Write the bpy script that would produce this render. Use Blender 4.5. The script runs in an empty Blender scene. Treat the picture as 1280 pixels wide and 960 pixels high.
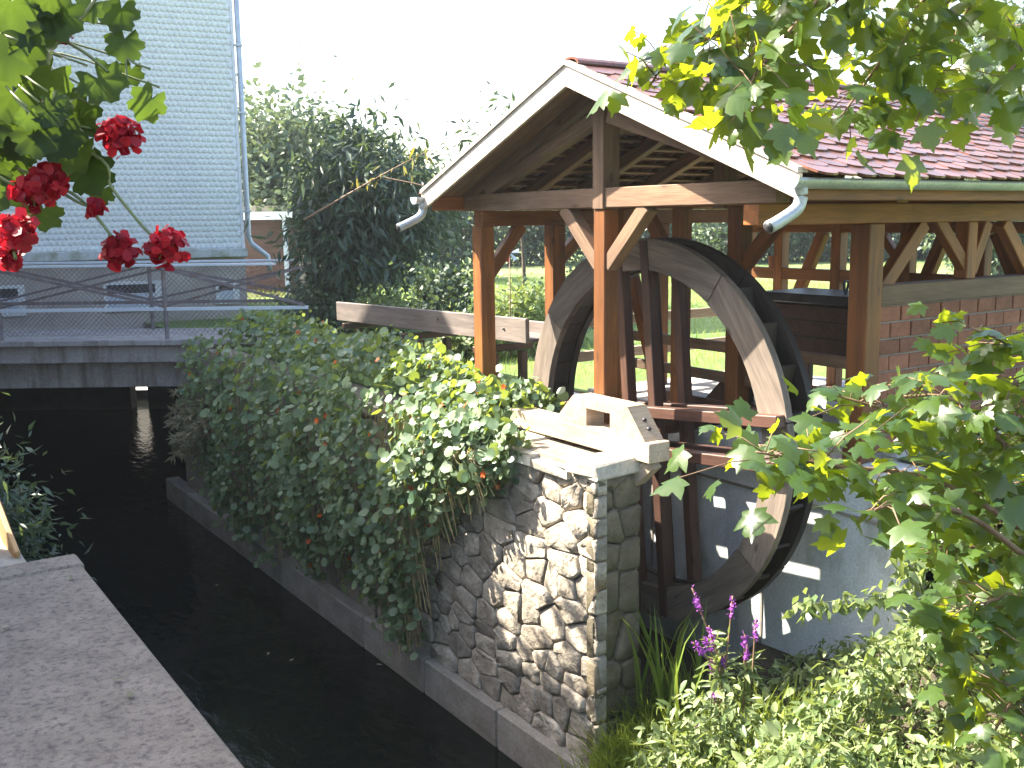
import bpy, bmesh, math, random
import numpy as np
from mathutils import Vector, Matrix
# Frame: x = v (across the stream, towards the mill), y = u (up the stream), z relative to the eye (shifted at the end)
random.seed(7); RNG = np.random.default_rng(11)
HAZE = 0.0008; WATER = -4.45; GROUND = -1.78
scene = bpy.context.scene
COL = scene.collection
# ------------------------------------------------------------------ camera
F, HY, ROLL, TH = 1280.0, 275.0, math.radians(0.7), math.radians(34)
PITCH = math.atan((480 - HY) / F)
ax_r = np.array([math.cos(TH), -math.sin(TH), 0.0]); ax_y = np.array([math.sin(TH), math.cos(TH), 0.0])   # camera right / forward on the ground
fw = ax_y * math.cos(PITCH) + np.array([0, 0, -math.sin(PITCH)])
u0 = np.cross(ax_r, fw)
cr = ax_r * math.cos(ROLL) - u0 * math.sin(ROLL); cu = u0 * math.cos(ROLL) + ax_r * math.sin(ROLL)
cam_d = bpy.data.cameras.new('camera'); cam = bpy.data.objects.new('camera', cam_d); COL.objects.link(cam)
cam_d.sensor_width = 36; cam_d.lens = 36; cam_d.clip_start = 0.05; cam_d.clip_end = 2000
cam.matrix_world = Matrix(((cr[0], cu[0], -fw[0], 0), (cr[1], cu[1], -fw[1], 0), (cr[2], cu[2], -fw[2], 0), (0, 0, 0, 1)))
scene.camera = cam
# ------------------------------------------------------------------ sky, sun, exposure
SUN = Vector((-0.47, 0.62, 0.76)).normalized()
w = bpy.data.worlds.new('World'); scene.world = w; w.use_nodes = True
wn = w.node_tree.nodes; wl = w.node_tree.links
sky = wn.new('ShaderNodeTexSky'); sky.sky_type = 'NISHITA'; sky.sun_disc = False
sky.sun_elevation = math.asin(SUN.z); sky.sun_rotation = math.atan2(SUN.x, SUN.y)
sky.air_density = 1.2; sky.dust_density = 3.0; sky.ozone_density = 1.0
wl.new(sky.outputs[0], wn['Background'].inputs[0]); wn['Background'].inputs[1].default_value = 0.125
sd = bpy.data.lights.new('sun', 'SUN'); sd.energy = 5.0; sd.angle = math.radians(0.5); sd.color = (1.0, 0.92, 0.77)
so = bpy.data.objects.new('sun', sd); COL.objects.link(so); so.rotation_euler = SUN.to_track_quat('Z', 'Y').to_euler()
vs = scene.view_settings; vs.view_transform = 'Standard'; vs.look = 'None'; vs.exposure = 2.38; vs.gamma = 1; vs.use_curve_mapping = False

# ------------------------------------------------------------------ helpers
def XY(X, Y, z=0.0):
    p = ax_r * X + ax_y * Y
    return Vector((p[0], p[1], z))
def ray(px, py): return fw + cr * (px - 640) / F - cu * (py - 480) / F
def at(px, py, d): return Vector(ray(px, py) * d)          # a point d metres in front of the eye
WM = {}
def wmat(o): return WM.get(o.name, Matrix.Identity(4))
def put(o, parent, M):
    """world placement M under a parent"""
    WM[o.name] = M.copy()
    if parent is not None:
        o.parent = parent; o.matrix_local = wmat(parent).inverted() @ M
    else:
        o.matrix_world = M
def tag(o, label=None, cat=None, group=None, kind=None):
    if label: o['label'] = label
    if cat: o['category'] = cat
    if group: o['group'] = group
    if kind: o['kind'] = kind
    return o
def empty(name, loc, label, cat, group=None, rz=0.0):
    o = bpy.data.objects.new(name, None); COL.objects.link(o); o.empty_display_size = 0.2
    put(o, None, Matrix.Translation(Vector(loc)) @ Matrix.Rotation(rz, 4, 'Z'))
    return tag(o, label, cat, group)
def link(name, me, mat, parent=None, M=None, smooth=False):
    if mat is not None and not me.materials: me.materials.append(mat)
    o = bpy.data.objects.new(name, me); COL.objects.link(o)
    put(o, parent, M if M is not None else Matrix.Identity(4))
    if smooth:
        for p in me.polygons: p.use_smooth = True
    return o
def bm_mesh(bm, name):
    bmesh.ops.recalc_face_normals(bm, faces=bm.faces)
    me = bpy.data.meshes.new(name); bm.to_mesh(me); bm.free(); return me
def box_bm(sx, sy, sz, bev=0.0, bm=None, c=(0, 0, 0)):
    new = bm is None
    bm = bm or bmesh.new()
    r = bmesh.ops.create_cube(bm, size=1.0, matrix=Matrix.Translation(Vector(c)) @ Matrix.Diagonal((sx, sy, sz, 1)))
    if bev > 0:
        es = list({e for v in r['verts'] for e in v.link_edges})
        bmesh.ops.bevel(bm, geom=es, offset=bev, segments=1, affect='EDGES')
    return bm
def box(name, lo, hi, mat, parent=None, bev=0.0, M0=None):
    lo = Vector(lo); hi = Vector(hi); s = hi - lo
    me = bm_mesh(box_bm(s.x, s.y, s.z, bev), name)
    M = Matrix.Translation((lo + hi) / 2)
    if M0 is not None: M = M0 @ M
    return link(name, me, mat, parent, M)
def beam(name, p0, p1, w, h, mat, parent=None, up=(0, 0, 1), bev=0.006):
    """timber from p0 to p1: length along local x so that the grain runs along it; w across, h along 'up'"""
    p0 = Vector(p0); p1 = Vector(p1); d = p1 - p0; L = d.length; x = d / L
    up = Vector(up)
    if abs(x.dot(up)) > 0.98: up = Vector((0, 1, 0)) if abs(x.y) < 0.9 else Vector((1, 0, 0))
    y = up.cross(x).normalized(); z = x.cross(y)
    M = Matrix(((x.x, y.x, z.x, 0), (x.y, y.y, z.y, 0), (x.z, y.z, z.z, 0), (0, 0, 0, 1)))
    M.translation = (p0 + p1) / 2
    return link(name, bm_mesh(box_bm(L, w, h, bev), name), mat, parent, M)
def tube_bm(bm, pts, rad, n=8):
    pts = [Vector(p) for p in pts]
    if not hasattr(rad, '__len__'): rad = [rad] * len(pts)
    rings = []
    for i, p in enumerate(pts):
        d = (pts[min(i + 1, len(pts) - 1)] - pts[max(i - 1, 0)]).normalized()
        a = d.cross(Vector((0, 0, 1)))
        if a.length < 0.05: a = d.cross(Vector((1, 0, 0)))
        a.normalize(); b = d.cross(a)
        rings.append([bm.verts.new(p + (a * math.cos(2 * math.pi * k / n) + b * math.sin(2 * math.pi * k / n)) * rad[i]) for k in range(n)])
    for r0, r1 in zip(rings, rings[1:]):
        for k in range(n): bm.faces.new((r0[k], r0[(k + 1) % n], r1[(k + 1) % n], r1[k]))
    if n > 2:
        bm.faces.new(rings[0][::-1]); bm.faces.new(rings[-1])
    return bm
def tube(name, pts, rad, mat, parent=None, n=8):
    return link(name, bm_mesh(tube_bm(bmesh.new(), pts, rad, n), name), mat, parent, smooth=True)
def bez(pts, n=10):
    """smooth polyline (Catmull-Rom) through pts"""
    P = [Vector(p) for p in pts]; P = [P[0] * 2 - P[1]] + P + [P[-1] * 2 - P[-2]]; out = []
    for i in range(1, len(P) - 2):
        for k in range(n):
            t = k / n; a, b, c, d = P[i - 1:i + 3]
            out.append(0.5 * ((2 * b) + (c - a) * t + (2 * a - 5 * b + 4 * c - d) * t * t + (3 * b - a - 3 * c + d) * t ** 3))
    return out + [P[-2]]
def prism(name, outline, x0, x1, mat, parent=None, axis='x'):
    """outline of (y, z) pairs extruded along x from x0 to x1"""
    bm = bmesh.new()
    a = [bm.verts.new((x0, y, z)) for y, z in outline]; b = [bm.verts.new((x1, y, z)) for y, z in outline]
    n = len(outline)
    for i in range(n): bm.faces.new((a[i], a[(i + 1) % n], b[(i + 1) % n], b[i]))
    bm.faces.new(a[::-1]); bm.faces.new(b)
    return link(name, bm_mesh(bm, name), mat, parent)
# ---- many copies of a small template in one mesh
def inst_mesh(name, tv, tf, R, pos, rnd=None):
    tv = np.asarray(tv, float); N = len(pos); k = len(tv)
    V = np.einsum('nij,kj->nki', R, tv) + pos[:, None, :]
    me = bpy.data.meshes.new(name)
    lens = np.array([len(f) for f in tf]); flat = np.concatenate([np.array(f) for f in tf])
    idx = (flat[None, :] + (np.arange(N) * k)[:, None]).ravel().astype(np.int32)
    tot = np.tile(lens, N); start = np.concatenate([[0], np.cumsum(tot)[:-1]]).astype(np.int32)
    me.vertices.add(N * k); me.vertices.foreach_set('co', V.ravel().astype(np.float32))
    me.loops.add(len(idx)); me.loops.foreach_set('vertex_index', idx)
    me.polygons.add(len(tot)); me.polygons.foreach_set('loop_start', start)
    me.update(calc_edges=True)
    if rnd is None: rnd = RNG.random(N)
    at_ = me.attributes.new('rnd', 'FLOAT', 'POINT'); at_.data.foreach_set('value', np.repeat(rnd, k).astype(np.float32))
    return me
def nrm(a): return a / (np.linalg.norm(a, axis=-1, keepdims=True) + 1e-9)
def frames(d, n, s):
    y = nrm(d); z = nrm(n - (n * y).sum(1, keepdims=True) * y); x = np.cross(y, z)
    s = np.asarray(s, float)
    return np.stack([x, y, z], axis=2) * s.reshape(-1, 1, 1)
def mat4(R, p):
    M = Matrix([list(R[0]) + [p[0]], list(R[1]) + [p[1]], list(R[2]) + [p[2]], [0, 0, 0, 1]]); return M
def rdir(n, bias=(0, 0, 0), spread=1.0): return nrm(RNG.normal(size=(n, 3)) * spread + np.asarray(bias, float))

# ------------------------------------------------------------------ materials
def newmat(name):
    m = bpy.data.materials.new(name); m.use_nodes = True
    return m, m.node_tree.nodes, m.node_tree.links, m.node_tree.nodes['Principled BSDF']
def ramp(n, stops):
    r = n.new('ShaderNodeValToRGB'); e = r.color_ramp.elements
    while len(e) < len(stops): e.new(0.5)
    for el, (p, c) in zip(e, stops): el.position = p; el.color = (*c, 1)
    return r
def noise(n, l, co, scale, detail=4, rough=0.55, dist=0.0):
    t = n.new('ShaderNodeTexNoise'); t.inputs['Scale'].default_value = scale; t.inputs['Detail'].default_value = detail
    t.inputs['Roughness'].default_value = rough; t.inputs['Distortion'].default_value = dist
    l.new(co, t.inputs['Vector']); return t
def mix(n, l, a, b, fac, mode='MIX'):
    m = n.new('ShaderNodeMix'); m.data_type = 'RGBA'; m.blend_type = mode
    for i, s in ((6, a), (7, b)):
        if hasattr(s, 'links'): l.new(s, m.inputs[i])
        else: m.inputs[i].default_value = (*s, 1)
    if hasattr(fac, 'links'): l.new(fac, m.inputs[0])
    else: m.inputs[0].default_value = fac
    return m.outputs[2]
def mapping(n, l, co, sc):
    m = n.new('ShaderNodeMapping'); m.inputs['Scale'].default_value = sc; l.new(co, m.inputs[0]); return m.outputs[0]
def bump(n, l, h, p, strength=0.3, dist=0.01):
    b = n.new('ShaderNodeBump'); b.inputs['Strength'].default_value = strength; b.inputs['Distance'].default_value = dist
    l.new(h, b.inputs['Height']); l.new(b.outputs[0], p.inputs['Normal'])
def surf(name, c1, c2, scale=3.0, rough=0.8, bmp=0.3, bd=0.01, fine=40.0, stain=None, var=0.0, coord='Object', metal=0.0, stretch=(1, 1, 1)):
    m, n, l, p = newmat(name)
    tc = n.new('ShaderNodeTexCoord'); co = mapping(n, l, tc.outputs[coord], stretch)
    if var:
        oi = n.new('ShaderNodeObjectInfo'); ad = n.new('ShaderNodeVectorMath'); ad.operation = 'ADD'
        mu = n.new('ShaderNodeMath'); mu.operation = 'MULTIPLY'; mu.inputs[1].default_value = 37.0
        l.new(oi.outputs['Random'], mu.inputs[0]); l.new(co, ad.inputs[0]); l.new(mu.outputs[0], ad.inputs[1]); co = ad.outputs[0]
    a = noise(n, l, co, scale, 6, 0.6); b = noise(n, l, co, fine, 4, 0.6)
    r = ramp(n, [(0.3, c1), (0.7, c2)]); l.new(a.outputs[0], r.inputs[0])
    f = ramp(n, [(0.3, (0.78, 0.78, 0.78)), (0.7, (1.12, 1.12, 1.12))]); l.new(b.outputs[0], f.inputs[0])
    c = mix(n, l, r.outputs[0], f.outputs[0], 1.0, 'MULTIPLY')
    if var:
        v = ramp(n, [(0, (1 - var,) * 3), (1, (1 + var, 1 + var * 0.95, 1 + var * 0.85))]); l.new(oi.outputs['Random'], v.inputs[0])
        c = mix(n, l, c, v.outputs[0], 1.0, 'MULTIPLY')
    if stain:
        sc, ss, sa = stain
        t = noise(n, l, mapping(n, l, tc.outputs[coord], ss), 1.0, 5, 0.65)
        q = ramp(n, [(0.48, (0, 0, 0)), (0.68, (sa, sa, sa))]); l.new(t.outputs[0], q.inputs[0])
        c = mix(n, l, c, sc, q.outputs[0])
    l.new(c, p.inputs['Base Color']); p.inputs['Roughness'].default_value = rough; p.inputs['Metallic'].default_value = metal
    if bmp:
        hh = n.new('ShaderNodeMath'); hh.operation = 'ADD'; l.new(a.outputs[0], hh.inputs[0]); l.new(b.outputs[0], hh.inputs[1])
        bump(n, l, hh.outputs[0], p, bmp, bd)
    return m
def wood(name, c1, c2, rough=0.6, var=0.2, grain=9.0, knots=True):
    m, n, l, p = newmat(name)
    tc = n.new('ShaderNodeTexCoord'); oi = n.new('ShaderNodeObjectInfo')
    mu = n.new('ShaderNodeMath'); mu.operation = 'MULTIPLY'; mu.inputs[1].default_value = 53.0; l.new(oi.outputs['Random'], mu.inputs[0])
    ad = n.new('ShaderNodeVectorMath'); ad.operation = 'ADD'; l.new(tc.outputs['Object'], ad.inputs[0]); l.new(mu.outputs[0], ad.inputs[1])
    co = mapping(n, l, ad.outputs[0], (0.7, grain, grain))
    a = noise(n, l, co, 1.6, 7, 0.62, 0.4); b = noise(n, l, mapping(n, l, ad.outputs[0], (3, 70, 70)), 1.5, 3)
    big = noise(n, l, ad.outputs[0], 1.7, 3)
    r = ramp(n, [(0.28, c1), (0.72, c2)]); l.new(a.outputs[0], r.inputs[0])
    f = ramp(n, [(0.3, (0.72, 0.70, 0.68)), (0.7, (1.1, 1.1, 1.1))]); l.new(b.outputs[0], f.inputs[0])
    c = mix(n, l, r.outputs[0], f.outputs[0], 1.0, 'MULTIPLY')
    g = ramp(n, [(0.3, (0.75, 0.75, 0.77)), (0.7, (1.12, 1.1, 1.08))]); l.new(big.outputs[0], g.inputs[0])
    c = mix(n, l, c, g.outputs[0], 1.0, 'MULTIPLY')
    v = ramp(n, [(0, (1 - var,) * 3), (1, (1 + var,) * 3)]); l.new(oi.outputs['Random'], v.inputs[0])
    c = mix(n, l, c, v.outputs[0], 1.0, 'MULTIPLY')
    if knots:
        vo = n.new('ShaderNodeTexVoronoi'); vo.inputs['Scale'].default_value = 1.0; l.new(mapping(n, l, ad.outputs[0], (2.2, 6, 6)), vo.inputs['Vector'])
        k = ramp(n, [(0.05, (0.75,) * 3), (0.13, (0, 0, 0))]); l.new(vo.outputs['Distance'], k.inputs[0])
        c = mix(n, l, c, tuple(x * 0.35 for x in c1), k.outputs[0])
    l.new(c, p.inputs['Base Color']); p.inputs['Roughness'].default_value = rough
    hh = n.new('ShaderNodeMath'); hh.operation = 'ADD'; l.new(a.outputs[0], hh.inputs[0]); l.new(b.outputs[0], hh.inputs[1])
    bump(n, l, hh.outputs[0], p, 0.35, 0.004)
    return m
def leafmat(name, dark, light, trans, fac=0.4, rough=0.4, spec=0.5):
    m, n, l, p = newmat(name)
    a = n.new('ShaderNodeAttribute'); a.attribute_name = 'rnd'; oi = n.new('ShaderNodeObjectInfo')
    s = n.new('ShaderNodeMath'); s.operation = 'ADD'; l.new(a.outputs['Fac'], s.inputs[0]); l.new(oi.outputs['Random'], s.inputs[1])
    fr = n.new('ShaderNodeMath'); fr.operation = 'FRACT'; l.new(s.outputs[0], fr.inputs[0])
    r = ramp(n, [(0.0, dark), (1.0, light)]); l.new(fr.outputs[0], r.inputs[0])
    tc = n.new('ShaderNodeTexCoord'); t = noise(n, l, tc.outputs['Object'], 9.0, 3)
    f = ramp(n, [(0.3, (0.75,) * 3), (0.7, (1.2,) * 3)]); l.new(t.outputs[0], f.inputs[0])
    c = mix(n, l, r.outputs[0], f.outputs[0], 1.0, 'MULTIPLY')
    l.new(c, p.inputs['Base Color']); p.inputs['Roughness'].default_value = rough; p.inputs['Specular IOR Level'].default_value = spec
    tr = n.new('ShaderNodeBsdfTranslucent'); tcx = mix(n, l, tuple(x * 0.75 for x in trans), trans, fr.outputs[0]); l.new(tcx, tr.inputs[0])
    mx = n.new('ShaderNodeMixShader'); mx.inputs[0].default_value = fac
    l.new(p.outputs[0], mx.inputs[1]); l.new(tr.outputs[0], mx.inputs[2])
    l.new(mx.outputs[0], n['Material Output'].inputs[0])
    return m
m_timber = wood('stained_timber', (0.145, 0.05, 0.012), (0.33, 0.12, 0.026), 0.55)
m_raft = wood('rafter_timber', (0.135, 0.078, 0.045), (0.25, 0.155, 0.095), 0.7)
m_dark = wood('dark_stained_wood', (0.055, 0.028, 0.02), (0.125, 0.058, 0.04), 0.5)
m_wheel = wood('weathered_wheel_oak', (0.095, 0.075, 0.06), (0.25, 0.20, 0.16), 0.75)
m_dkoak = wood('dark_oak', (0.02, 0.015, 0.012), (0.05, 0.036, 0.027), 0.55)  # darker oak for rear ring, sole, buckets and chest joints
m_barge = wood('pale_barge_board', (0.48, 0.42, 0.35), (0.66, 0.60, 0.52), 0.55, 0.06)
m_flume = wood('grey_flume_board', (0.10, 0.082, 0.075), (0.23, 0.19, 0.17), 0.7)
m_newwood = wood('new_pine', (0.38, 0.29, 0.20), (0.54, 0.44, 0.33), 0.6, 0.1)
m_plank = wood('ochre_plank', (0.30, 0.16, 0.06), (0.46, 0.27, 0.11), 0.7)
m_stone = surf('rubble_stone', (0.23, 0.19, 0.15), (0.47, 0.42, 0.345), 6, 0.9, 0.9, 0.022, 22, var=0.28)
m_stone_shade = surf('shaded_rubble_stone', (0.085, 0.07, 0.045), (0.19, 0.155, 0.105), 5, 0.8, 0.55, 0.02, 26, var=0.2, stain=((0.055, 0.06, 0.022), (2, 2, 1.2), 0.7))  # darker copy of the rubble stone: end-face shade put into colour, greenish blotches
m_mortar = surf('lime_mortar', (0.17, 0.145, 0.115), (0.30, 0.26, 0.21), 9, 0.95, 0.6, 0.02, 60)
m_cap = surf('cap_stone', (0.42, 0.38, 0.31), (0.56, 0.51, 0.43), 5, 0.9, 0.5, 0.01, 30, var=0.1)
m_plinth = surf('plinth_concrete', (0.20, 0.175, 0.15), (0.33, 0.30, 0.26), 3, 0.85, 0.4, 0.01, 40, stain=((0.10, 0.085, 0.05), (1.5, 0.8, 3), 0.6))
m_conc = surf('pit_concrete', (0.50, 0.53, 0.56), (0.62, 0.65, 0.68), 2.0, 0.85, 0.25, 0.006, 50, stain=((0.13, 0.12, 0.06), (0.6, 1.3, 0.7), 0.75))
m_slab = surf('pitted_slab', (0.15, 0.118, 0.092), (0.24, 0.195, 0.155), 7, 0.9, 0.9, 0.006, 110, stain=((0.05, 0.04, 0.034), (38, 38, 38), 0.8))
m_bridge = surf('bridge_concrete', (0.27, 0.25, 0.25), (0.38, 0.36, 0.36), 2.0, 0.85, 0.3, 0.008, 30, stain=((0.13, 0.10, 0.085), (4, 4, 0.7), 0.8))
m_rust = surf('rusty_steel', (0.12, 0.10, 0.11), (0.25, 0.22, 0.23), 5, 0.6, 0.2, 0.003, 60, stain=((0.16, 0.075, 0.04), (4, 4, 4), 0.7))
m_rail = surf('pale_rail_paint', (0.52, 0.58, 0.66), (0.62, 0.67, 0.74), 5, 0.45, 0.1, 0.002, 60)
m_zinc = surf('zinc', (0.36, 0.39, 0.42), (0.50, 0.53, 0.56), 6, 0.42, 0.1, 0.002, 50, metal=0.35)
m_plaster = surf('brown_plaster', (0.44, 0.38, 0.34), (0.55, 0.49, 0.445), 1.2, 0.95, 0.4, 0.006, 60, stain=((0.18, 0.15, 0.13), (0.6, 2, 0.6), 0.5))
m_shingle = surf('white_shingle', (0.80, 0.84, 0.87), (0.88, 0.91, 0.92), 1.1, 0.6, 0.0)
m_white = surf('white_paint', (0.72, 0.73, 0.74), (0.80, 0.80, 0.80), 2, 0.5, 0.0)
m_drip = surf('mossy_drip_board', (0.40, 0.42, 0.42), (0.55, 0.57, 0.57), 4, 0.8, 0.2, 0.004, 40, stain=((0.20, 0.19, 0.10), (5, 5, 5), 0.8))
m_brick = surf('red_brick', (0.19, 0.072, 0.042), (0.30, 0.12, 0.07), 9, 0.85, 0.5, 0.006, 45, var=0.22)
m_joint = surf('brick_mortar', (0.24, 0.21, 0.18), (0.34, 0.30, 0.26), 9, 0.95, 0.4, 0.006, 60)
m_tile = surf('clay_tile', (0.10, 0.041, 0.027), (0.185, 0.075, 0.048), 7, 0.30, 0.25, 0.004, 60, var=0.25)
m_floor = surf('pale_floor', (0.36, 0.34, 0.32), (0.52, 0.50, 0.47), 2, 0.85, 0.3, 0.01, 30)
m_soil = surf('dark_soil', (0.035, 0.03, 0.02), (0.08, 0.065, 0.04), 3, 0.95, 0.8, 0.04, 20)
m_lawn = surf('lawn', (0.065, 0.125, 0.018), (0.14, 0.20, 0.04), 0.6, 0.9, 0.8, 0.03, 14, stain=((0.25, 0.25, 0.10), (0.15, 0.15, 0.15), 0.5))
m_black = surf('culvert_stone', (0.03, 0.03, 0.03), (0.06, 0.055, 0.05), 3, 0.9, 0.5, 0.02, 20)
m_iron = surf('dark_iron', (0.05, 0.05, 0.055), (0.10, 0.10, 0.11), 6, 0.45, 0.15, 0.002, 60, metal=0.6)
m_bark = surf('bark', (0.07, 0.05, 0.035), (0.15, 0.11, 0.08), 14, 0.9, 0.8, 0.01, 50)
m_stem = surf('green_stem', (0.10, 0.13, 0.05), (0.17, 0.19, 0.08), 14, 0.6, 0.0)
m_twig = surf('brown_twig', (0.14, 0.08, 0.045), (0.24, 0.15, 0.09), 14, 0.7, 0.0)
m_straw = surf('dry_stem', (0.30, 0.22, 0.10), (0.46, 0.36, 0.18), 14, 0.7, 0.0)
m_petal = leafmat('red_petal', (0.16, 0.003, 0.014), (0.42, 0.012, 0.028), (0.45, 0.012, 0.022), 0.35, 0.5, 0.3)
m_orange = leafmat('orange_petal', (0.55, 0.07, 0.01), (0.75, 0.16, 0.02), (0.8, 0.2, 0.02), 0.35, 0.5, 0.3)
m_purple = leafmat('purple_petal', (0.30, 0.06, 0.42), (0.48, 0.14, 0.58), (0.5, 0.15, 0.6), 0.3, 0.5, 0.3)
m_nast = leafmat('nasturtium_leaf', (0.05, 0.105, 0.062), (0.205, 0.275, 0.16), (0.40, 0.50, 0.05), 0.36, 0.42, 0.5)
m_maple = leafmat('maple_leaf', (0.03, 0.07, 0.018), (0.07, 0.125, 0.03), (0.42, 0.50, 0.015), 0.48, 0.30, 0.7)
m_ger = leafmat('geranium_leaf', (0.012, 0.026, 0.007), (0.045, 0.075, 0.016), (0.085, 0.14, 0.014), 0.45, 0.55, 0.3)
m_tree = leafmat('orchard_leaf', (0.022, 0.045, 0.032), (0.06, 0.10, 0.062), (0.14, 0.2, 0.05), 0.25, 0.4, 0.5)
m_far = leafmat('far_leaf', (0.06, 0.10, 0.065), (0.13, 0.17, 0.10), (0.2, 0.26, 0.1), 0.25, 0.5, 0.4)
m_dkl = leafmat('dark_hedge_leaf', (0.04, 0.07, 0.05), (0.10, 0.14, 0.085), (0.15, 0.22, 0.06), 0.25, 0.5, 0.3)
m_weed = leafmat('weed_leaf', (0.07, 0.12, 0.04), (0.30, 0.36, 0.17), (0.34, 0.42, 0.09), 0.35, 0.45, 0.4)
m_grass = leafmat('grass_blade', (0.07, 0.145, 0.02), (0.19, 0.27, 0.05), (0.42, 0.52, 0.07), 0.4, 0.5, 0.3)
m_straws = leafmat('dry_plume', (0.16, 0.15, 0.09), (0.27, 0.24, 0.16), (0.2, 0.18, 0.09), 0.25, 0.7, 0.2)
m_yel = leafmat('yellowing_leaf', (0.17, 0.16, 0.035), (0.32, 0.27, 0.06), (0.4, 0.34, 0.05), 0.4, 0.5, 0.3)
def glassmat():
    m, n, l, p = newmat('window_pane'); p.inputs['Base Color'].default_value = (0.03, 0.035, 0.04, 1); p.inputs['Roughness'].default_value = 0.06
    p.inputs['Specular IOR Level'].default_value = 0.9; return m
m_glass = glassmat()
def watermat():
    m, n, l, p = newmat('stream_water')
    tc = n.new('ShaderNodeTexCoord'); a = noise(n, l, mapping(n, l, tc.outputs['Object'], (5.0, 2.2, 1)), 1.3, 4, 0.5, 0.3)
    p.inputs['Base Color'].default_value = (0.006, 0.007, 0.006, 1); p.inputs['Roughness'].default_value = 0.04; p.inputs['IOR'].default_value = 1.33
    bump(n, l, a.outputs[0], p, 0.5, 0.03); return m
m_water = watermat()

# ------------------------------------------------------------------ leaf templates (x across, y along, z up)
def fold(pts, zf):
    """outline of a right half from base to tip -> mirrored fan round a midrib point"""
    right = pts; left = [(-x, y) for x, y in reversed(pts[1:-1])]
    ring = right + left
    vs = [(0, 0.32, 0.0)] + [(x, y, zf(x, y)) for x, y in ring]
    n = len(ring)
    return vs, [(0, 1 + i, 1 + (i + 1) % n) for i in range(n)]
MAP_PTS = [(0, 0), (.14, -.08), (.40, -.12), (.36, .06), (.48, .14), (.70, .40), (.52, .42), (.30, .44), (.36, .60), (.24, .76), (.10, .80), (0, 1.05)]
MAPLES = [fold(MAP_PTS, lambda x, y, a=a, b=b: -a * abs(x) - b * y * y) for a, b in ((.25, .15), (.10, .30), (.38, .05), (.2, .4))]
SIMPLE = fold([(0, 0), (.16, .18), (.23, .45), (.14, .78), (0, 1.0)], lambda x, y: .3 * abs(x) - .15 * y * y)
LANCE = ([(0, 0, 0), (.13, .4, .03), (0, 1, -.12), (-.13, .4, .03)], [(0, 1, 2), (0, 2, 3)])
DIAM = ([(0, 0, 0), (.3, .45, .06), (0, 1, -.05), (-.3, .45, .06)], [(0, 1, 2), (0, 2, 3)])
def round_leaf(n, wav, cup, notch=False):
    vs = [(0, .5, 0)]
    for i in range(n):
        a = 2 * math.pi * (i + .5) / n - math.pi / 2
        r = .5 * (1 + wav * (1 if i % 2 else -1))
        if notch and (i == 0 or i == n - 1): r *= .62
        vs.append((r * math.cos(a), .5 + r * math.sin(a), cup * (1 if i % 4 < 2 else .3)))
    return vs, [(0, 1 + i, 1 + (i + 1) % n) for i in range(n)]
NAST = [round_leaf(10, .03, c) for c in (.06, -.05, .12)]
def ger_leaf(cup):
    vs = [(0, .35, 0)]; N = 40
    for i in range(N):
        a = 2 * math.pi * (i + .5) / N - math.pi / 2
        lobe = abs(math.sin(3.5 * (a + math.pi / 2))) ; r = .54 * (.66 + .30 * lobe ** .7 + .05 * math.sin(i * 2.6))
        if i in (0, N - 1): r *= .35
        if i in (1, N - 2): r *= .75
        vs.append((1.1 * r * math.cos(a), .5 + r * math.sin(a), cup * math.cos(7 * a) * .12 + cup * r * .9))
    return vs, [(0, 1 + i, 1 + (i + 1) % N) for i in range(N)]
GER = [ger_leaf(c) for c in (.12, -.14, .2)]
BLADE = ([(-.012, 0, 0), (.012, 0, 0), (-.009, .5, .05), (.009, .5, .05), (0, 1, .30)], [(0, 1, 3, 2), (2, 3, 4)])
def tmesh(name, t, mat):
    me = bpy.data.meshes.new(name); me.from_pydata(t[0], [], t[1]); me.materials.append(mat); me.update()
    for p in me.polygons: p.use_smooth = True
    return me
def leaf_objects(name, meshes, R, pos, parent):
    for i in range(len(pos)):
        link(name, meshes[i % len(meshes)], None, parent, mat4(R[i], pos[i]))

# ================================================================== SETTING
def sheet(name, poly, z, mat, kind='structure'):
    me = bpy.data.meshes.new(name); me.from_pydata([(x, y, z) for x, y in poly], [], [tuple(range(len(poly)))]); me.update()
    return tag(link(name, me, mat), kind=kind)
def grid(name, xs, ys, zf, mat):
    vs = [(x, y, zf(x, y)) for y in ys for x in xs]; nx = len(xs)
    fs = [(j * nx + i, j * nx + i + 1, (j + 1) * nx + i + 1, (j + 1) * nx + i) for j in range(len(ys) - 1) for i in range(nx - 1)]
    me = bpy.data.meshes.new(name); me.from_pydata(vs, [], fs); me.update()
    o = link(name, me, mat, smooth=True); return tag(o, kind='structure')
sheet('stream', [(-12, -60), (14, -60), (14, 36), (-12, 36)], WATER, m_water)
# lawn in one mesh: three patches round the pit, the stream and the yard behind the culvert
def lawn():
    rects = [(4.9, 8.55, 140, 24), (10.5, 24, 140, 34), (-140, 34, 140, 140), (6.5, -60, 140, 8.55), (-140, -60, 0.5, 34)]
    bm = bmesh.new()
    for x0, y0, x1, y1 in rects: bm.faces.new([bm.verts.new((a, b, GROUND)) for a, b in ((x0, y0), (x1, y0), (x1, y1), (x0, y1))])
    return tag(link('lawn', bm_mesh(bm, 'lawn'), m_lawn), kind='structure')
lawn()
def bankz(x, y):
    t = min(1, max(0, (x - 3.4) / 3.0)); z = -4.7 + 1.30 * t ** 0.8
    s = min(1, max(0, (4.15 - y) / 1.2)) * min(1, max(0, (x - 4.7) / 1.7))
    z += .62 * min(1, max(0, (4.95 - y) / 1.1)) * min(1, max(0, (x - 3.7) / .7))
    return z + s * (GROUND + .02 - z) + 0.05 * math.sin(3 * x + 2 * y) * (1 - s)
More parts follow.
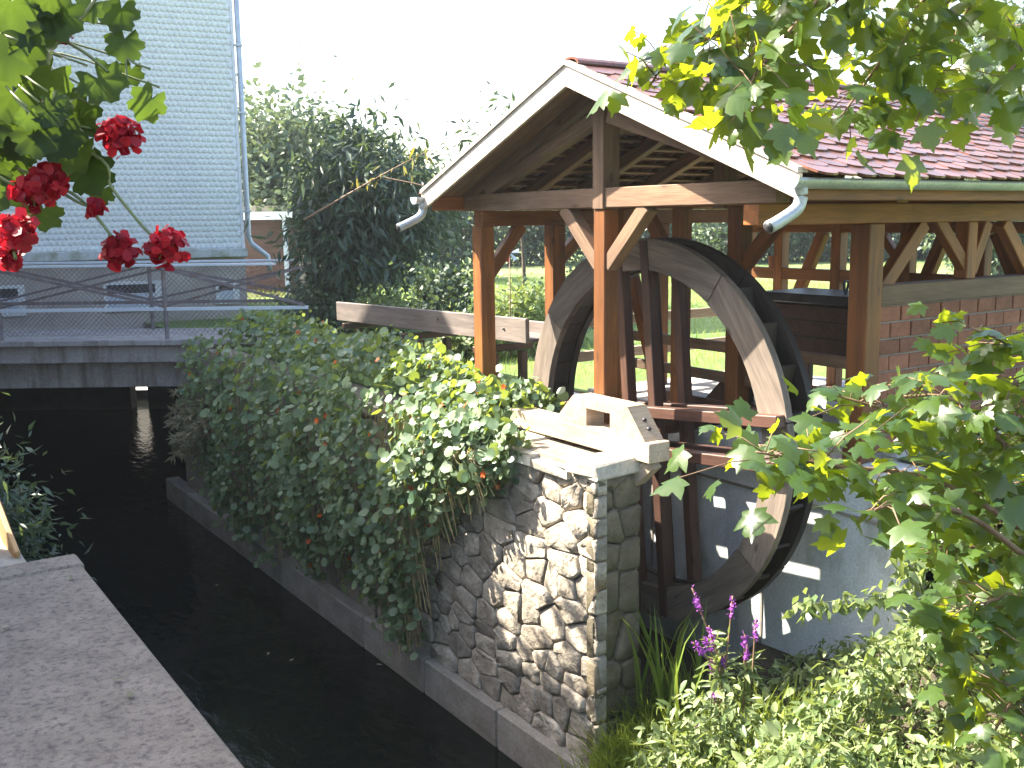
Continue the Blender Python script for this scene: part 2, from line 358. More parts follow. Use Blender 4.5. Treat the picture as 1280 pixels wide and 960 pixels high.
grid('stream_bank', [3.3 + i * 0.16 for i in range(21)], [-14 + i * 0.4 for i in range(50)], bankz, m_soil)
sheet('wheel_pit_floor', [(4.9, 5.4), (6.3, 5.4), (6.3, 8.6), (4.9, 8.6)], -3.85, m_soil)

# ================================================================== HOUSE WITH SHINGLED FACADE (camera-aligned frame)
HM = Matrix.Rotation(-TH, 4, 'Z')
def hbox(name, X0, X1, Y0, Y1, z0, z1, mat, parent, bev=0.0, M0=None): return box(name, (X0, Y0, z0), (X1, Y1, z1), mat, parent, bev, M0 or HM)
HX, HYW = -5.03, 19.5
HF = HM @ Matrix.Translation((HX, HYW, 0)) @ Matrix.Rotation(math.radians(24), 4, 'Z') @ Matrix.Translation((-HX, -HYW, 0))     # the house stands a little askew to the bridge
house = empty('house', XY(-8.3, 21, GROUND), 'tall white house clad in scalloped shingles over a brown plaster base', 'house', rz=-TH)
def plan(name, pts, z0, z1, mat):
    bm = bmesh.new(); A = [bm.verts.new((x, y, z0)) for x, y in pts]; B = [bm.verts.new((x, y, z1)) for x, y in pts]
    for i in range(len(pts)): bm.faces.new((A[i], A[(i + 1) % len(pts)], B[(i + 1) % len(pts)], B[i]))
    bm.faces.new(A[::-1]); bm.faces.new(B); return link(name, bm_mesh(bm, name), mat, house, HF)
WX = HX - 7.2
plan('wall', [(WX, HYW), (HX, HYW), (HX, 24.5), (WX, 24.5)], -.54, 7.3, m_shingle)
plan('base_wall', [(WX, HYW + .08), (HX + .03, HYW + .08), (HX + .03, 24.4), (WX, 24.4)], -1.9, -.54, m_plaster)
hbox('drip_board', WX, HX + 0.05, HYW - 0.12, HYW - .003, -0.62, -0.46, m_drip, house, 0.01, HF)
bm = bmesh.new()
rp = [(HYW - .35, 7.2), (24.9, 7.2), (22.2, 8.7)]
a = [bm.verts.new((WX - .2, y_, z_)) for y_, z_ in rp]; b = [bm.verts.new((HX + .2, y_, z_)) for y_, z_ in rp]
bm.faces.new(a); bm.faces.new(b[::-1])
for i in range(3): bm.faces.new((a[i], a[(i + 1) % 3], b[(i + 1) % 3], b[i]))
link('roof', bm_mesh(bm, 'roof'), m_tile, house, HF)
# shingles: each a scalloped plate, lower edge proud
tv = [(-.047, 0, .055), (.047, 0, .055), (-.047, -.012, -.034), (-.026, -.014, -.052), (0, -.015, -.058), (.026, -.014, -.052), (.047, -.012, -.034),
      (-.047, 0, -.034), (-.026, 0, -.052), (0, 0, -.058), (.026, 0, -.052), (.047, 0, -.034)]
tf = [(0, 2, 3, 4, 5, 6, 1), (2, 7, 8, 3), (3, 8, 9, 4), (4, 9, 10, 5), (5, 10, 11, 6)]
P = []
for r in range(56):
    for c in range(64):
        X = HX - 0.08 - c * 0.096 - (0.048 if r % 2 else 0)
        P.append((X, HYW - 0.002, -0.40 + r * 0.102))
P = np.array(P); P = P + RNG.normal(size=P.shape) * [.0015, .0006, .0012]
N = len(P); rx = RNG.normal(size=N) * .008; R = np.tile(np.eye(3), (N, 1, 1)); R[:, 1, 2] = -rx * .3; R[:, 2, 1] = rx
tag(link('shingle_cladding', inst_mesh('shingle_cladding', tv, tf, R, P), m_shingle, house, HF), kind='stuff')
hbox('corner_board', HX - 0.03, HX + 0.02, HYW - 0.03, HYW + 0.05, -0.46, 7.2, m_white, house, 0, HF)
def hpt(X, Y, z): return HF @ Vector((X, Y, z))
dp = tube('downspout', [hpt(HX + 0.09, HYW - .05, 7.2), hpt(HX + 0.09, HYW - .05, -0.25), hpt(HX + 0.14, HYW - .05, -0.38), hpt(HX + 0.42, HYW - .1, -0.62), hpt(HX + .45, HYW - .1, -0.9)], 0.05, m_zinc, house, 10)
for z in (0.2, 2.0, 3.2): hbox('pipe_bracket', HX + .02, HX + .155, HYW - .115, HYW + .02, z, z + .035, m_zinc, dp, 0, HF)
def basement_window(X0, X1, z0, z1, Y=HYW + 0.08, open_=True):
    f = hbox('window', X0, X1, Y - .012, Y + .02, z0, z1, m_iron, house, 0, HF)
    t = .055
    for n_, a_ in (('frame_bar', (X0, X1, z1 - t, z1)), ('frame_bar', (X0, X1, z0, z0 + t)), ('frame_bar', (X0, X0 + t, z0 + t, z1 - t)), ('frame_bar', (X1 - t * 2, X1, z0 + t, z1 - t))):
        hbox(n_, a_[0], a_[1], Y - .045, Y - .013, a_[2], a_[3], m_white, f, 0, HF)
    hbox('pane', X0 + t, X1 - t * 2, Y - .022, Y - .014, z0 + t, z1 - t, m_glass, f, 0, HF)
    hbox('curtain', X0 + t, X1 - t * 2, Y - .030, Y - .024, z0 + t, z0 + (z1 - z0) * .6, m_rail, f, 0, HF)
    return f
basement_window(HX - 2.52, HX - 1.52, -1.56, -1.02)
basement_window(HX - 5.2, HX - 3.80, -1.56, -1.02)
basement_window(HX - .55, HX - .12, -1.50, -1.08)
f = hbox('window', HX - 4.6, HX - 3.35, HYW - .02, HYW + .02, 1.35, 3.9, m_glass, house, 0, HF)
for a_ in ((-4.6, -3.35, 3.8, 3.9), (-4.6, -3.35, 1.35, 1.46), (-4.6, -4.49, 1.46, 3.8), (-3.46, -3.35, 1.46, 3.8), (-4.02, -3.93, 1.46, 3.8)):
    hbox('frame_bar', HX + a_[0], HX + a_[1], HYW - .06, HYW - .021, a_[2], a_[3], m_white, f, 0, HF)
hbox('sill', HX - 4.7, HX - 3.25, HYW - .12, HYW - .02, 1.27, 1.349, m_white, f, 0, HF)

def hpt(X, Y, z): return HM @ Vector((X, Y, z))
# culvert under the house, with the slit of daylight at its end
cul = empty('culvert', XY(-8, 20, WATER), 'dark stone culvert chamber behind the footbridge', 'culvert', rz=-TH)
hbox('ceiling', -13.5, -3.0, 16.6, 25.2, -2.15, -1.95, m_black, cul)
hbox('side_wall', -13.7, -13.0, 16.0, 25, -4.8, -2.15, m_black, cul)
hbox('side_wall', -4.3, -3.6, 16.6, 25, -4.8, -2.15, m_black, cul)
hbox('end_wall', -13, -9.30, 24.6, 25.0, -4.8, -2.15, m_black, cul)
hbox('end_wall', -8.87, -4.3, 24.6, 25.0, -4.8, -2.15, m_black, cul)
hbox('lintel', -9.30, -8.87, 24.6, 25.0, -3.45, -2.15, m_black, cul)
yard = box('yard_wall', (-14, 30.5, -4.8), (-4, 31, 0.5), m_cap, None, 0, HM); tag(yard, 'pale wall glimpsed through the gap under the bridge', 'wall')
o = sheet('yard_floor', [tuple(XY(-14, 26)[:2]), tuple(XY(-4, 26)[:2]), tuple(XY(-4, 30.6)[:2]), tuple(XY(-14, 30.6)[:2])], -4.2, m_floor)

# ================================================================== FOOTBRIDGE
br = empty('footbridge', XY(-6, 15.6, -1.7), 'concrete footbridge with wire mesh railings over the dark stream', 'footbridge', rz=-TH)
BX0, BX1 = -11.0, -2.95
hbox('deck', BX0, BX1, 14.78, 16.45, -1.74, -1.655, m_bridge, br, .01)
hbox('fascia', BX0, BX1 + .1, 14.9, 15.1, -2.0, -1.744, m_bridge, br, .008)
hbox('girder', BX0, BX1 - .3, 15.25, 15.55, -2.42, -2.004, m_bridge, br, .01)
hbox('girder', BX0, BX1 - .3, 16.0, 16.3, -2.42, -1.744, m_bridge, br, .01)
def hb(name, p0, p1, w_, h_, mat, parent): return beam(name, hpt(*p0), hpt(*p1), w_, h_, mat, parent, bev=0.003)
for Yr, px0 in ((14.9, -5.03), (16.3, -5.72)):
    posts = [px0 + k * 2.42 for k in (-2, -1, 0)]
    pts_all = posts + [BX1 - .05]
    for X in posts: hb('rail_post', (X, Yr, -1.655), (X, Yr, -0.60), .05, .05, m_rust, br)
    hb('top_rail', (BX0, Yr, -0.585), (BX1 - .45, Yr, -0.585), .09, .035, m_rail, br)
    hb('middle_rail', (BX0, Yr, -1.22), (BX1, Yr, -1.22), .035, .05, m_rail if Yr < 15 else m_rust, br)
    for X0, X1 in zip(pts_all, pts_all[1:]):
        hb('cross_brace', (X0, Yr - .022, -0.63), (X1, Yr - .022, -1.18), .012, .045, m_rust, br)
        hb('cross_brace', (X0, Yr + .022, -1.18), (X1, Yr + .022, -0.63), .012, .035, m_rust, br)
    # chain-link: zigzag of thin wires
    bm = bmesh.new(); z0, z1 = -1.60, -0.62; H_ = z1 - z0; step = .075
    X = BX0 + 1.2
    while X < BX1 - .05:
        for s in (1, -1):
            x1 = X + s * H_
            xa, za, xb, zb = X, z0, x1, z1
            if xb > BX1: za, zb = z0, z0 + (BX1 - X); xb = BX1
            if xb < BX0 + 1.2: zb = z0 + (X - BX0 - 1.2); xb = BX0 + 1.2
            if abs(zb - za) > .05:
                y = Yr + .006 * s; t_ = .0035
                vs_ = [bm.verts.new((xa - t_, y, za)), bm.verts.new((xa + t_, y, za)), bm.verts.new((xb + t_, y, zb)), bm.verts.new((xb - t_, y, zb))]
                bm.faces.new(vs_)
                vs_ = [bm.verts.new((xa, y - t_, za)), bm.verts.new((xa, y + t_, za)), bm.verts.new((xb, y + t_, zb)), bm.verts.new((xb, y - t_, zb))]
                bm.faces.new(vs_)
        X += step
    tag(link('wire_mesh', bm_mesh(bm, 'wire_mesh'), m_rust, br, HM), kind='stuff')

# ================================================================== UNSEEN HOUSES ADDED ON THE LEFT BANK (shaped to shade the stream, slab and vines)
nh = empty('added_shade_house', (-4, 15.8, GROUND), 'unseen gabled house added on the left bank to cast shade', 'house')  # added out of view; roof outline shaped for its shadow edge
prism('wall', [(12.4, -1.8), (19.8, -1.8), (19.8, 5.3), (17.2, 7.9), (12.4, 3.1)], -9.0, 0.3, m_plaster, nh)
for s, ye in ((1, 12.0), (-1, 19.95)):
    prism('roof_slope', [(17.2, 8.0), (ye, 8.0 - abs(17.2 - ye)), (ye, 8.15 - abs(17.2 - ye)), (17.2, 8.15)], -9.3, 0.5, m_tile, nh)
for y in (13.2, 15.6, 18.0):
    wv = box('window', (.29, y, -.6), (.34, y + 1.1, .9), m_glass, nh); box('sill', (.341, y - .05, -.68), (.42, y + 1.15, -.6), m_white, wv)
vh = empty('added_slab_shade_house', XY(-6.6, 1.6, GROUND), 'unseen plastered house added beside the terrace to shade the slab', 'house', rz=-TH)  # added out of view and sized to keep sun off the slab
hbox('wall', -9, -4.3, -4, 6.1, -1.8, 1.9, m_plaster, vh)
hbox('roof', -9.3, -4.1, -4.3, 6.3, 1.9, 2.1, m_tile, vh)
hbox('door', -4.31, -4.25, 2.0, 2.95, -1.6, .5, m_dark, vh)

# ================================================================== LEFT BANK: channel wall and pitted slab
lw = empty('channel_wall', (0.6, 5, WATER), 'low mossy wall along the left side of the stream', 'wall')
box('wall_body', (0.35, -20, -4.8), (0.80, 16.5, -1.82), m_plinth, lw)
sl = empty('coping_slab', (0, 2.5, -1.75), 'wide pitted concrete slab along the near left edge of the stream', 'slab')
box('slab', (-2.6, -3, -1.72), (0.86, 4.725, -1.5), m_slab, sl, .012)
box('end_strip', (-2.6, 4.737, -1.72), (0.87, 4.92, -1.497), m_slab, sl, .012)

# ================================================================== STONE RETAINING WALL (rubble, each stone built)
WV, WU0 = 4.5, 5.62
sw = empty('stone_wall', (4.72, 9, WATER), 'rubble stone retaining wall carrying the wheel bearing beside the stream', 'wall')
box('mortar_core', (WV + .045, WU0 + .045, -4.8), (4.95, 16.0, -1.80), m_mortar, sw)
def clip(poly, p, nrm_):
    out = []
    for i in range(len(poly)):
        a, b = poly[i], poly[(i + 1) % len(poly)]
        da = (a - p).dot(nrm_); db = (b - p).dot(nrm_)
        if da <= 0: out.append(a)
        if da * db < 0: out.append(a + (b - a) * (da / (da - db)))
    return out
def voronoi(seeds, x0, x1, y0, y1, ya=1.35):
    S = [Vector((x, y * ya)) for x, y in seeds]; cells = []
    for i, s in enumerate(S):
        poly = [Vector((x0, y0 * ya)), Vector((x1, y0 * ya)), Vector((x1, y1 * ya)), Vector((x0, y1 * ya))]
        for t in sorted(S, key=lambda q: (q - s).length)[1:16]:
            poly = clip(poly, (s + t) / 2, (t - s))
            if len(poly) < 3: break
        if len(poly) >= 3: cells.append([Vector((q.x, q.y / ya)) for q in poly])
    return cells
def stone_mesh(poly, depth, gap, rnd):
    c = sum(poly, Vector((0, 0))) / len(poly)
    # round the outline: cut each corner
    q = []
    for i in range(len(poly)):
        a, b, d = poly[i - 1], poly[i], poly[(i + 1) % len(poly)]
        if (b - a).length < .035: continue
        k = rnd.uniform(.06, .2)
        q += [b + (a - b) * k * .6, b + (d - b) * k * .6]
    if len(q) < 5: q = poly
    bm = bmesh.new()
    def ring(sh, dz, jit):
        out = []
        for p in q:
            v = c - p; L = v.length + 1e-6
            pp = p + v * min(.45, sh / L)
            out.append(bm.verts.new((pp.x - c.x + rnd.uniform(-jit, jit), pp.y - c.y + rnd.uniform(-jit, jit), dz + rnd.uniform(-jit, jit))))
        return out
    r0 = ring(gap, -.05, 0); r1 = ring(gap + .003, depth * .6, .005); r2 = ring(gap + .008, depth, .008); r3 = ring(gap + .028, depth + .005, .010)
    n = len(q)
    for a, b in ((r0, r1), (r1, r2), (r2, r3)):
        for i in range(n): bm.faces.new((a[i], a[(i + 1) % n], b[(i + 1) % n], b[i]))
    cv = bm.verts.new((rnd.uniform(-.02, .02), rnd.uniform(-.02, .02), depth + rnd.uniform(-.008, .012)))
    for i in range(n): bm.faces.new((r3[i], r3[(i + 1) % n], cv))
    return bm_mesh(bm, 'stone'), c
def rubble(parent, a0, a1, z0, z1, M, rowh=(.10, .26), wid=(.14, .58), mat=None):
    rnd = random.Random(5); seeds = []; z = z0
    while z < z1:
        h = rnd.uniform(*rowh); x = a0 - rnd.uniform(0, .2)
        while x < a1:
            w_ = rnd.uniform(*wid) * (0.7 + 1.4 * h)
            seeds.append((x + w_ / 2, z + h / 2 + rnd.uniform(-.035, .035))); x += w_
        z += h
    for poly in voronoi(seeds, a0, a1, z0, z1):
        me, c = stone_mesh(poly, rnd.uniform(.025, .06), rnd.uniform(.002, .008), rnd)
        o = link('stone', me, mat or m_stone, parent, M @ Matrix.Translation((c.x, c.y, 0)))
        for p in me.polygons: p.use_smooth = True
# front face: local x -> -y world (towards the near corner), local y -> z, local z -> -x world
MF = Matrix(((0, 0, -1, WV + .05), (-1, 0, 0, 0), (0, 1, 0, 0), (0, 0, 0, 1)))
rubble(sw, -9.6, -WU0 + .02, -4.12, -1.86, MF)
ME = Matrix(((1, 0, 0, 0), (0, 0, -1, WU0 + .05), (0, 1, 0, 0), (0, 0, 0, 1)))
rubble(sw, WV, 4.95, -4.3, -1.86, ME, (.16, .42), (.22, .5), m_stone_shade)
rnd = random.Random(3)
y = WU0 - .05
for k in range(12):
    L = rnd.uniform(.28, .55); zt = -1.755 + rnd.uniform(-.02, .03) - (.05 if k else 0)
    bm = box_bm(.47 + rnd.uniform(-.05, .04), L - .015, .10 + rnd.uniform(-.02, .03), .014)
    for v in bm.verts: v.co += Vector((rnd.uniform(-.02, .02), rnd.uniform(-.015, .015), rnd.uniform(-.008, .008)))
    link('cap_stone', bm_mesh(bm, 'cap_stone'), m_cap, sw, Matrix.Translation((4.71 + (0 if k else -.02), y + L / 2, zt - .05))); y += L
y = WU0 - .1
while y < 16:
    L = rnd.uniform(1.1, 1.7); bm = box_bm(.22, L - .012, .5, .015)
    link('plinth_block', bm_mesh(bm, 'plinth_block'), m_plinth, sw, Matrix.Translation((WV + .02 + rnd.uniform(-.006, .006), y + L / 2, -4.35 - rnd.uniform(0, .01)))); y += L

# ================================================================== CONCRETE WHEEL PIT
pit = empty('concrete_pit_wall', (6.35, 6.3, -3.85), 'blue grey concrete wall standing behind the mill wheel', 'wall')
box('wall_panel', (6.22, 4.25, -4.0), (6.50, 8.5, -1.80), m_conc, pit, .012)
box('end_panel', (4.952, 8.32, -4.0), (6.218, 8.52, -1.81), m_conc, pit, .012)
for y in (5.55, 6.9): box('form_joint', (6.212, y, -3.9), (6.2195, y + .02, -1.83), m_plinth, pit)
box('formwork_strip', (6.205, 4.4, -2.22), (6.2195, 8.3, -2.20), m_plinth, pit)

# ================================================================== WATER WHEEL
WC = Vector((5.62, 6.40, -1.755)); RO, RI, TILT = 1.60, 1.335, math.radians(5.5)
wh = empty('water_wheel', (5.87, 6.40, -1.755), 'large weathered wooden mill wheel with clasped arms under the tiled shelter', 'mill wheel')
def wpt(x, r, a):      # a: angle from up, towards +y
    return Vector((x, WC.y + r * math.sin(a), WC.z + r * math.cos(a)))
def felloe(x0, x1, r0, r1, a0, a1, n, name, mat, parent):
    bm = bmesh.new(); rows = []
    for i in range(n + 1):
        a = a0 + (a1 - a0) * i / n
        rows.append([bm.verts.new(wpt(x, r, a)) for x, r in ((x0, r0), (x0, r1), (x1, r1), (x1, r0))])
    for A, B in zip(rows, rows[1:]):
        for k in range(4): bm.faces.new((A[k], A[(k + 1) % 4], B[(k + 1) % 4], B[k]))
    bm.faces.new(rows[0][::-1]); bm.faces.new(rows[-1])
    me = bm_mesh(bm, name)
    c = wpt((x0 + x1) / 2, (r0 + r1) / 2, (a0 + a1) / 2); t = (wpt(x0, r0, a1) - wpt(x0, r0, a0)).normalized()
    # local frame with x along the felloe so the grain follows it
    z = Vector((1, 0, 0)); y_ = z.cross(t)
    M = Matrix(((t.x, y_.x, z.x, c.x), (t.y, y_.y, z.y, c.y), (t.z, y_.z, z.z, c.z), (0, 0, 0, 1)))
    me.transform(M.inverted())
    return link(name, me, mat, parent, M)
NS = 8
for x0, x1 in ((5.62, 5.685), (5.87, 5.935)):
    for k in range(NS):
        a0 = TILT + 2 * math.pi * (k + .12) / NS; dj = .004 * ((k * 7) % 3 - 1)
        felloe(x0 + dj, x1 + dj, RI + .004 * (k % 2), RO - .004 * (k % 3), a0 + .004, a0 + 2 * math.pi / NS - .004, 10, 'felloe', m_wheel if x0 < 5.8 else m_dkoak, wh)
NB = 40
for k in range(NB):
    a0 = 2 * math.pi * k / NB
    felloe(5.69, 5.865, RI + .02, RI + .05, a0 + .003, a0 + 2 * math.pi / NB - .003, 1, 'sole_board', m_dkoak, wh)
for k in range(28):
    a = 2 * math.pi * (k + .3) / 28
    p0 = wpt(5.7775, RI + .052, a); p1 = wpt(5.7775, RO - .03, a + .16)
    beam('bucket_board', p0, p1, .175, .025, m_dkoak, wh, up=(0, math.cos(a), -math.sin(a)), bev=.002)
def arm(x, off, horiz, mat):
    ca, sa = math.cos(TILT), math.sin(TILT)
    dy, dz = (Vector((0, ca, -sa)), Vector((0, sa, ca)))
    L = math.sqrt((RO - .02) ** 2 - off ** 2)
    if horiz: p0, p1 = -dy * L + dz * off, dy * L + dz * off
    else: p0, p1 = -dz * L + dy * off, dz * L + dy * off
    c = Vector((x, WC.y, WC.z)); return beam('arm', c + p0, c + p1, .095 if horiz else .10, .09, mat, wh, up=(1, 0, 0) if False else ((0, sa, ca) if horiz else (0, ca, -sa)), bev=.006)
for off in (-.165, .165):
    arm(5.575, off, True, m_dark); arm(5.655, off, False, m_dark)
    arm(5.825, off, True, m_dark); arm(5.985, off, False, m_dark)
axl = tube('axle', [(4.92, 6.40, -1.70), (6.95, 6.40, -1.755)], .105, m_dark, wh, 8)
for x in (5.2, 6.35): tube('iron_band', [(x - .03, 6.40, -1.745), (x + .03, 6.40, -1.745)], .123, m_iron, axl, 12)

# ================================================================== BEARINGS
def bearing(x0, x1, label):
    b = empty('axle_bearing', ((x0 + x1) / 2, 6.1, -1.76), label, 'bearing')
    beam('sill_beam', ((x0 + x1) / 2, 5.44, -1.685), ((x0 + x1) / 2, 7.25, -1.685), x1 - x0, .15, m_newwood if x0 < 5.5 else m_dark, b)
    xa, xb = x0 + .01, x1 - .01
    # trapezoid block with a square opening, in four pieces of one mesh
    O = [(6.60, -1.608), (5.50, -1.608), (5.70, -1.375), (6.36, -1.375)]; H = [(6.19, -1.595), (5.90, -1.595), (5.90, -1.455), (6.19, -1.455)]
    bm = bmesh.new(); vo = {}
    for x in (xa, xb):
        vo[x] = ([bm.verts.new((x, *p)) for p in O], [bm.verts.new((x, *p)) for p in H])
    for x in (xa, xb):
        o_, h_ = vo[x]
        for i in range(4): bm.faces.new((o_[i], o_[(i + 1) % 4], h_[(i + 1) % 4], h_[i]))
    for s in (0, 1):
        for i in range(4): bm.faces.new((vo[xa][s][i], vo[xa][s][(i + 1) % 4], vo[xb][s][(i + 1) % 4], vo[xb][s][i]))
    link('bearing_block', bm_mesh(bm, 'bearing_block'), m_newwood if x0 < 5.5 else m_dark, b)
    for y_, z_ in ((5.56, -1.53), (5.61, -1.47)): tube('bolt', [((xa + xb) / 2, y_ - .012, z_), ((xa + xb) / 2, y_ + .02, z_)], .014, m_iron, b, 8)
    return b
b1 = bearing(4.86, 5.06, 'pale wooden axle bearing block with square hole on the stone wall')
beam('corner_strut', (4.93, 5.66, -1.93), (4.96, 5.50, -1.77), .11, .10, m_newwood, b1)
b2 = bearing(6.56, 6.76, 'dark axle bearing behind the wheel on the concrete wall')

# ================================================================== MILL SHELTER
sh = empty('mill_shelter', (6.9, 6.3, GROUND), 'open timber mill shelter with red tiled gable roof', 'shelter')
UL, UR, VF, VB, UC = 8.05, 4.72, 5.13, 8.60, 6.2
PW = .15
TIEZ = (.085, .235)
def post(y, x, z0, z1, w_=PW, mat=m_timber): return beam('post', (x, y, z0), (x, y, z1), w_, w_, mat, sh, up=(1, 0, 0), bev=.008)
PLZ0, PLZ1 = -.055, .085
post(UL, VF, -1.70, PLZ0); post(UL, 5.95, -1.78, PLZ0); post(UL, VB, -1.78, PLZ0); post(UL, 7.3, -1.78, PLZ0)
post(6.27, VF, -1.60, TIEZ[0] - .014, .14)
beam('post_foot', (VF, 6.6, -1.655), (VF, 5.7, -1.655), .16, .14, m_timber, sh)
post(UR, 6.28, -1.80, PLZ0, .17); post(UR, VB, -1.78, PLZ0); post(UR, 7.5, -.50, PLZ0, .12)
for y in (7.55, 6.80, 6.0, 5.25): post(y, VB, -1.74, PLZ0, .12)
for y in (7.50, 6.72, 6.03): post(y, 6.36, -1.80, .085, .15 if y < 6.1 else .13)
# plates and ties
for y in (UL, UR): beam('wall_plate', (VF - .055, y, (PLZ0 + PLZ1) / 2), (VB + .3, y, (PLZ0 + PLZ1) / 2), .14, PLZ1 - PLZ0, m_timber, sh)
for x in (VF, 6.36, VB):
    beam('tie_beam', (x, UL + .22, sum(TIEZ) / 2), (x, UR - .22, sum(TIEZ) / 2), .13, TIEZ[1] - TIEZ[0], m_raft if x == VF else m_timber, sh)
beam('head_rail', (VB, UL - .08, -.115), (VB, UR + .08, -.115), .11, .10, m_timber, sh)
EZ, RZ = .17, 1.00                       # rafter underside heights at eave (UC +- 2.02) and at the ridge
HALF = 2.10
slope = (RZ - EZ) / HALF; SA = math.atan(slope)
def rz(y): return RZ - slope * abs(y - UC)
for x in (VF, 6.36, VB):
    beam('king_post', (x, 6.27 if x == VF else UC, TIEZ[0] - .012), (x, 6.27 if x == VF else UC, RZ - .02), .13, .17, m_raft, sh, up=(1, 0, 0))
for s_ in (-1, 1): beam('gable_chord', (VF - .012, 6.27 + s_ * .075, .80 - .075 * .4), (VF - .012, UC + s_ * 1.72, .255), .10, .105, m_raft, sh)
beam('ridge_beam', (4.78, UC, RZ + .0), (VB + .35, UC, RZ + .0), .10, .15, m_raft, sh)
for x in (VF, 5.75, 6.36, 7.1, 7.85, VB):
    for s in (-1, 1):
        beam('rafter', (x, UC + s * .05, RZ + .03 - .05 * slope), (x, UC + s * (HALF + .02), rz(UC + s * (HALF + .02)) + .03), .09, .11, m_raft, sh)
# roof battens and verge boarding
for s in (-1, 1):
    for k in range(14):
        d = .10 + k * .155; y_ = UC + s * d
        beam('batten', (4.72, y_, rz(y_) + .103), (9.0, y_, rz(y_) + .103), .045, .026, m_raft, sh, up=(0, s * math.sin(SA), math.cos(SA)), bev=.002)
    for k in range(3):
        x0 = 4.735 + k * .115
        beam('verge_plank', (x0 + .055, UC + s * .02, RZ + .068), (x0 + .055, UC + s * (HALF + .06), rz(UC + s * (HALF + .06)) + .068), .11, .018, m_raft, sh, bev=.002)
    # barge boards front and back
    for x in (4.70, 9.02):
        d1 = HALF + .10
        prism('barge_board', [(UC, RZ - .035), (UC + s * d1, RZ - .035 - slope * d1), (UC + s * d1, RZ + .115 - slope * d1), (UC, RZ + .115)], x - .014, x + .014, m_barge, sh)
        prism('verge_strip', [(UC, RZ + .118), (UC + s * d1, RZ + .118 - slope * d1), (UC + s * d1, RZ + .15 - slope * d1), (UC, RZ + .15)], x - .03, x + .06, m_barge, sh)
# tiles: plain tiles with rounded tails, three hundred nearest as parts
tv = []; tw, tl, tt = .083, .36, .014
out = [(-tw, 0), (-tw, -tl + .05), (-tw * .62, -tl + .012), (0, -tl), (tw * .62, -tl + .012), (tw, -tl + .05), (tw, 0)]
tv = [(x, y, 0) for x, y in out] + [(x, y, tt) for x, y in out]; n = len(out)
tf = [tuple(range(n, 2 * n)), tuple(range(n - 1, -1, -1))] + [(i, (i + 1) % n, n + (i + 1) % n, n + i) for i in range(n)]
me_tile = bpy.data.meshes.new('tile'); me_tile.from_pydata(tv, [], tf); me_tile.materials.append(m_tile)
T = []
for s in (-1, 1):
    for r in range(15):
        d = .33 + r * .142
        for c in range(26):
            x = 4.80 + c * .170 + (.085 if r % 2 else 0)
            if x > 9.0: continue
            ys = UC + s * (d - .33)
            lift = .135 + random.uniform(0, .006)
            # local y points up the slope; tail at +s*d
            yv = Vector((0, -s * math.cos(SA), math.sin(SA))); tiltx = .060 + random.uniform(-.012, .012)
            zv = Vector((0, s * math.sin(SA), math.cos(SA)))
            y2 = (yv + zv * (-tiltx)).normalized(); x2 = y2.cross(zv).normalized(); z2 = x2.cross(y2)
            head = Vector((x + random.uniform(-.004, .004), UC + s * max(0.02, d - .33 + .02), 0)); head.z = rz(head.y) + lift - .01
            M = Matrix(((x2.x, y2.x, z2.x, head.x), (x2.y, y2.y, z2.y, head.y), (x2.z, y2.z, z2.z, head.z), (0, 0, 0, 1)))
            T.append((s, head, M))
T.sort(key=lambda t: (t[0], t[1].length))
for s, h_, M in T[:300]: link('tile', me_tile, None, sh, M)
rest = T[300:]
tag(link('tile_field', inst_mesh('tile_field', tv, tf, np.array([np.array(M.to_3x3()) for _, _, M in rest]), np.array([np.array(h_) for _, h_, _ in rest])), m_tile, sh), kind='stuff')
bm0 = bmesh.new()
for i in range(9):
    a = math.pi * i / 8
    pass
x = 4.72
while x < 9.0:
    pts = [(UC + .11 * math.cos(math.pi * i / 8), RZ + .12 + .055 * math.sin(math.pi * i / 8)) for i in range(9)]
    pts += [(UC + .10 * math.cos(math.pi * i / 8), RZ + .11 + .05 * math.sin(math.pi * i / 8)) for i in range(8, -1, -1)]
    prism('ridge_tile', pts, x, x + .33, m_tile, sh); x += .335
# fascia, gutters with spout elbows
for y_, s in ((UC - HALF - .02, -1), (UC + HALF + .02, 1)):
    beam('fascia', (4.75, y_, rz(y_) - .005), (8.98, y_, rz(y_) - .005), .025, .13, m_timber, sh)
    yc = y_ + s * .085; zc = rz(y_) + .055
    bm = bmesh.new(); rows = []
    for x in (4.62, 9.08):
        rows.append([bm.verts.new((x, yc + r_ * math.cos(a), zc + r_ * math.sin(a))) for r_, seq in ((.062, range(0, 9)), (.056, range(8, -1, -1))) for a in [math.pi + math.pi * i / 8 for i in seq]])
    m_ = len(rows[0])
    for i in range(m_): bm.faces.new((rows[0][i], rows[0][(i + 1) % m_], rows[1][(i + 1) % m_], rows[1][i]))
    g = link('gutter', bm_mesh(bm, 'gutter'), m_zinc, sh, smooth=True)
    prism('gutter_end', [(yc + .066 * math.cos(math.pi + math.pi * i / 8), zc + .066 * math.sin(math.pi + math.pi * i / 8)) for i in range(9)], 4.605, 4.62, m_zinc, g)
    tube('spout', bez([(4.70, yc, zc - .05), (4.70, yc, zc - .12), (4.66, yc, zc - .18), (4.52, yc, zc - .245), (4.44, yc, zc - .275)], 5), .038, m_zinc, g, 12)
    tube('spout_mouth', [(4.445, yc, zc - .2735), (4.436, yc, zc - .277)], .034, m_iron, g, 12)
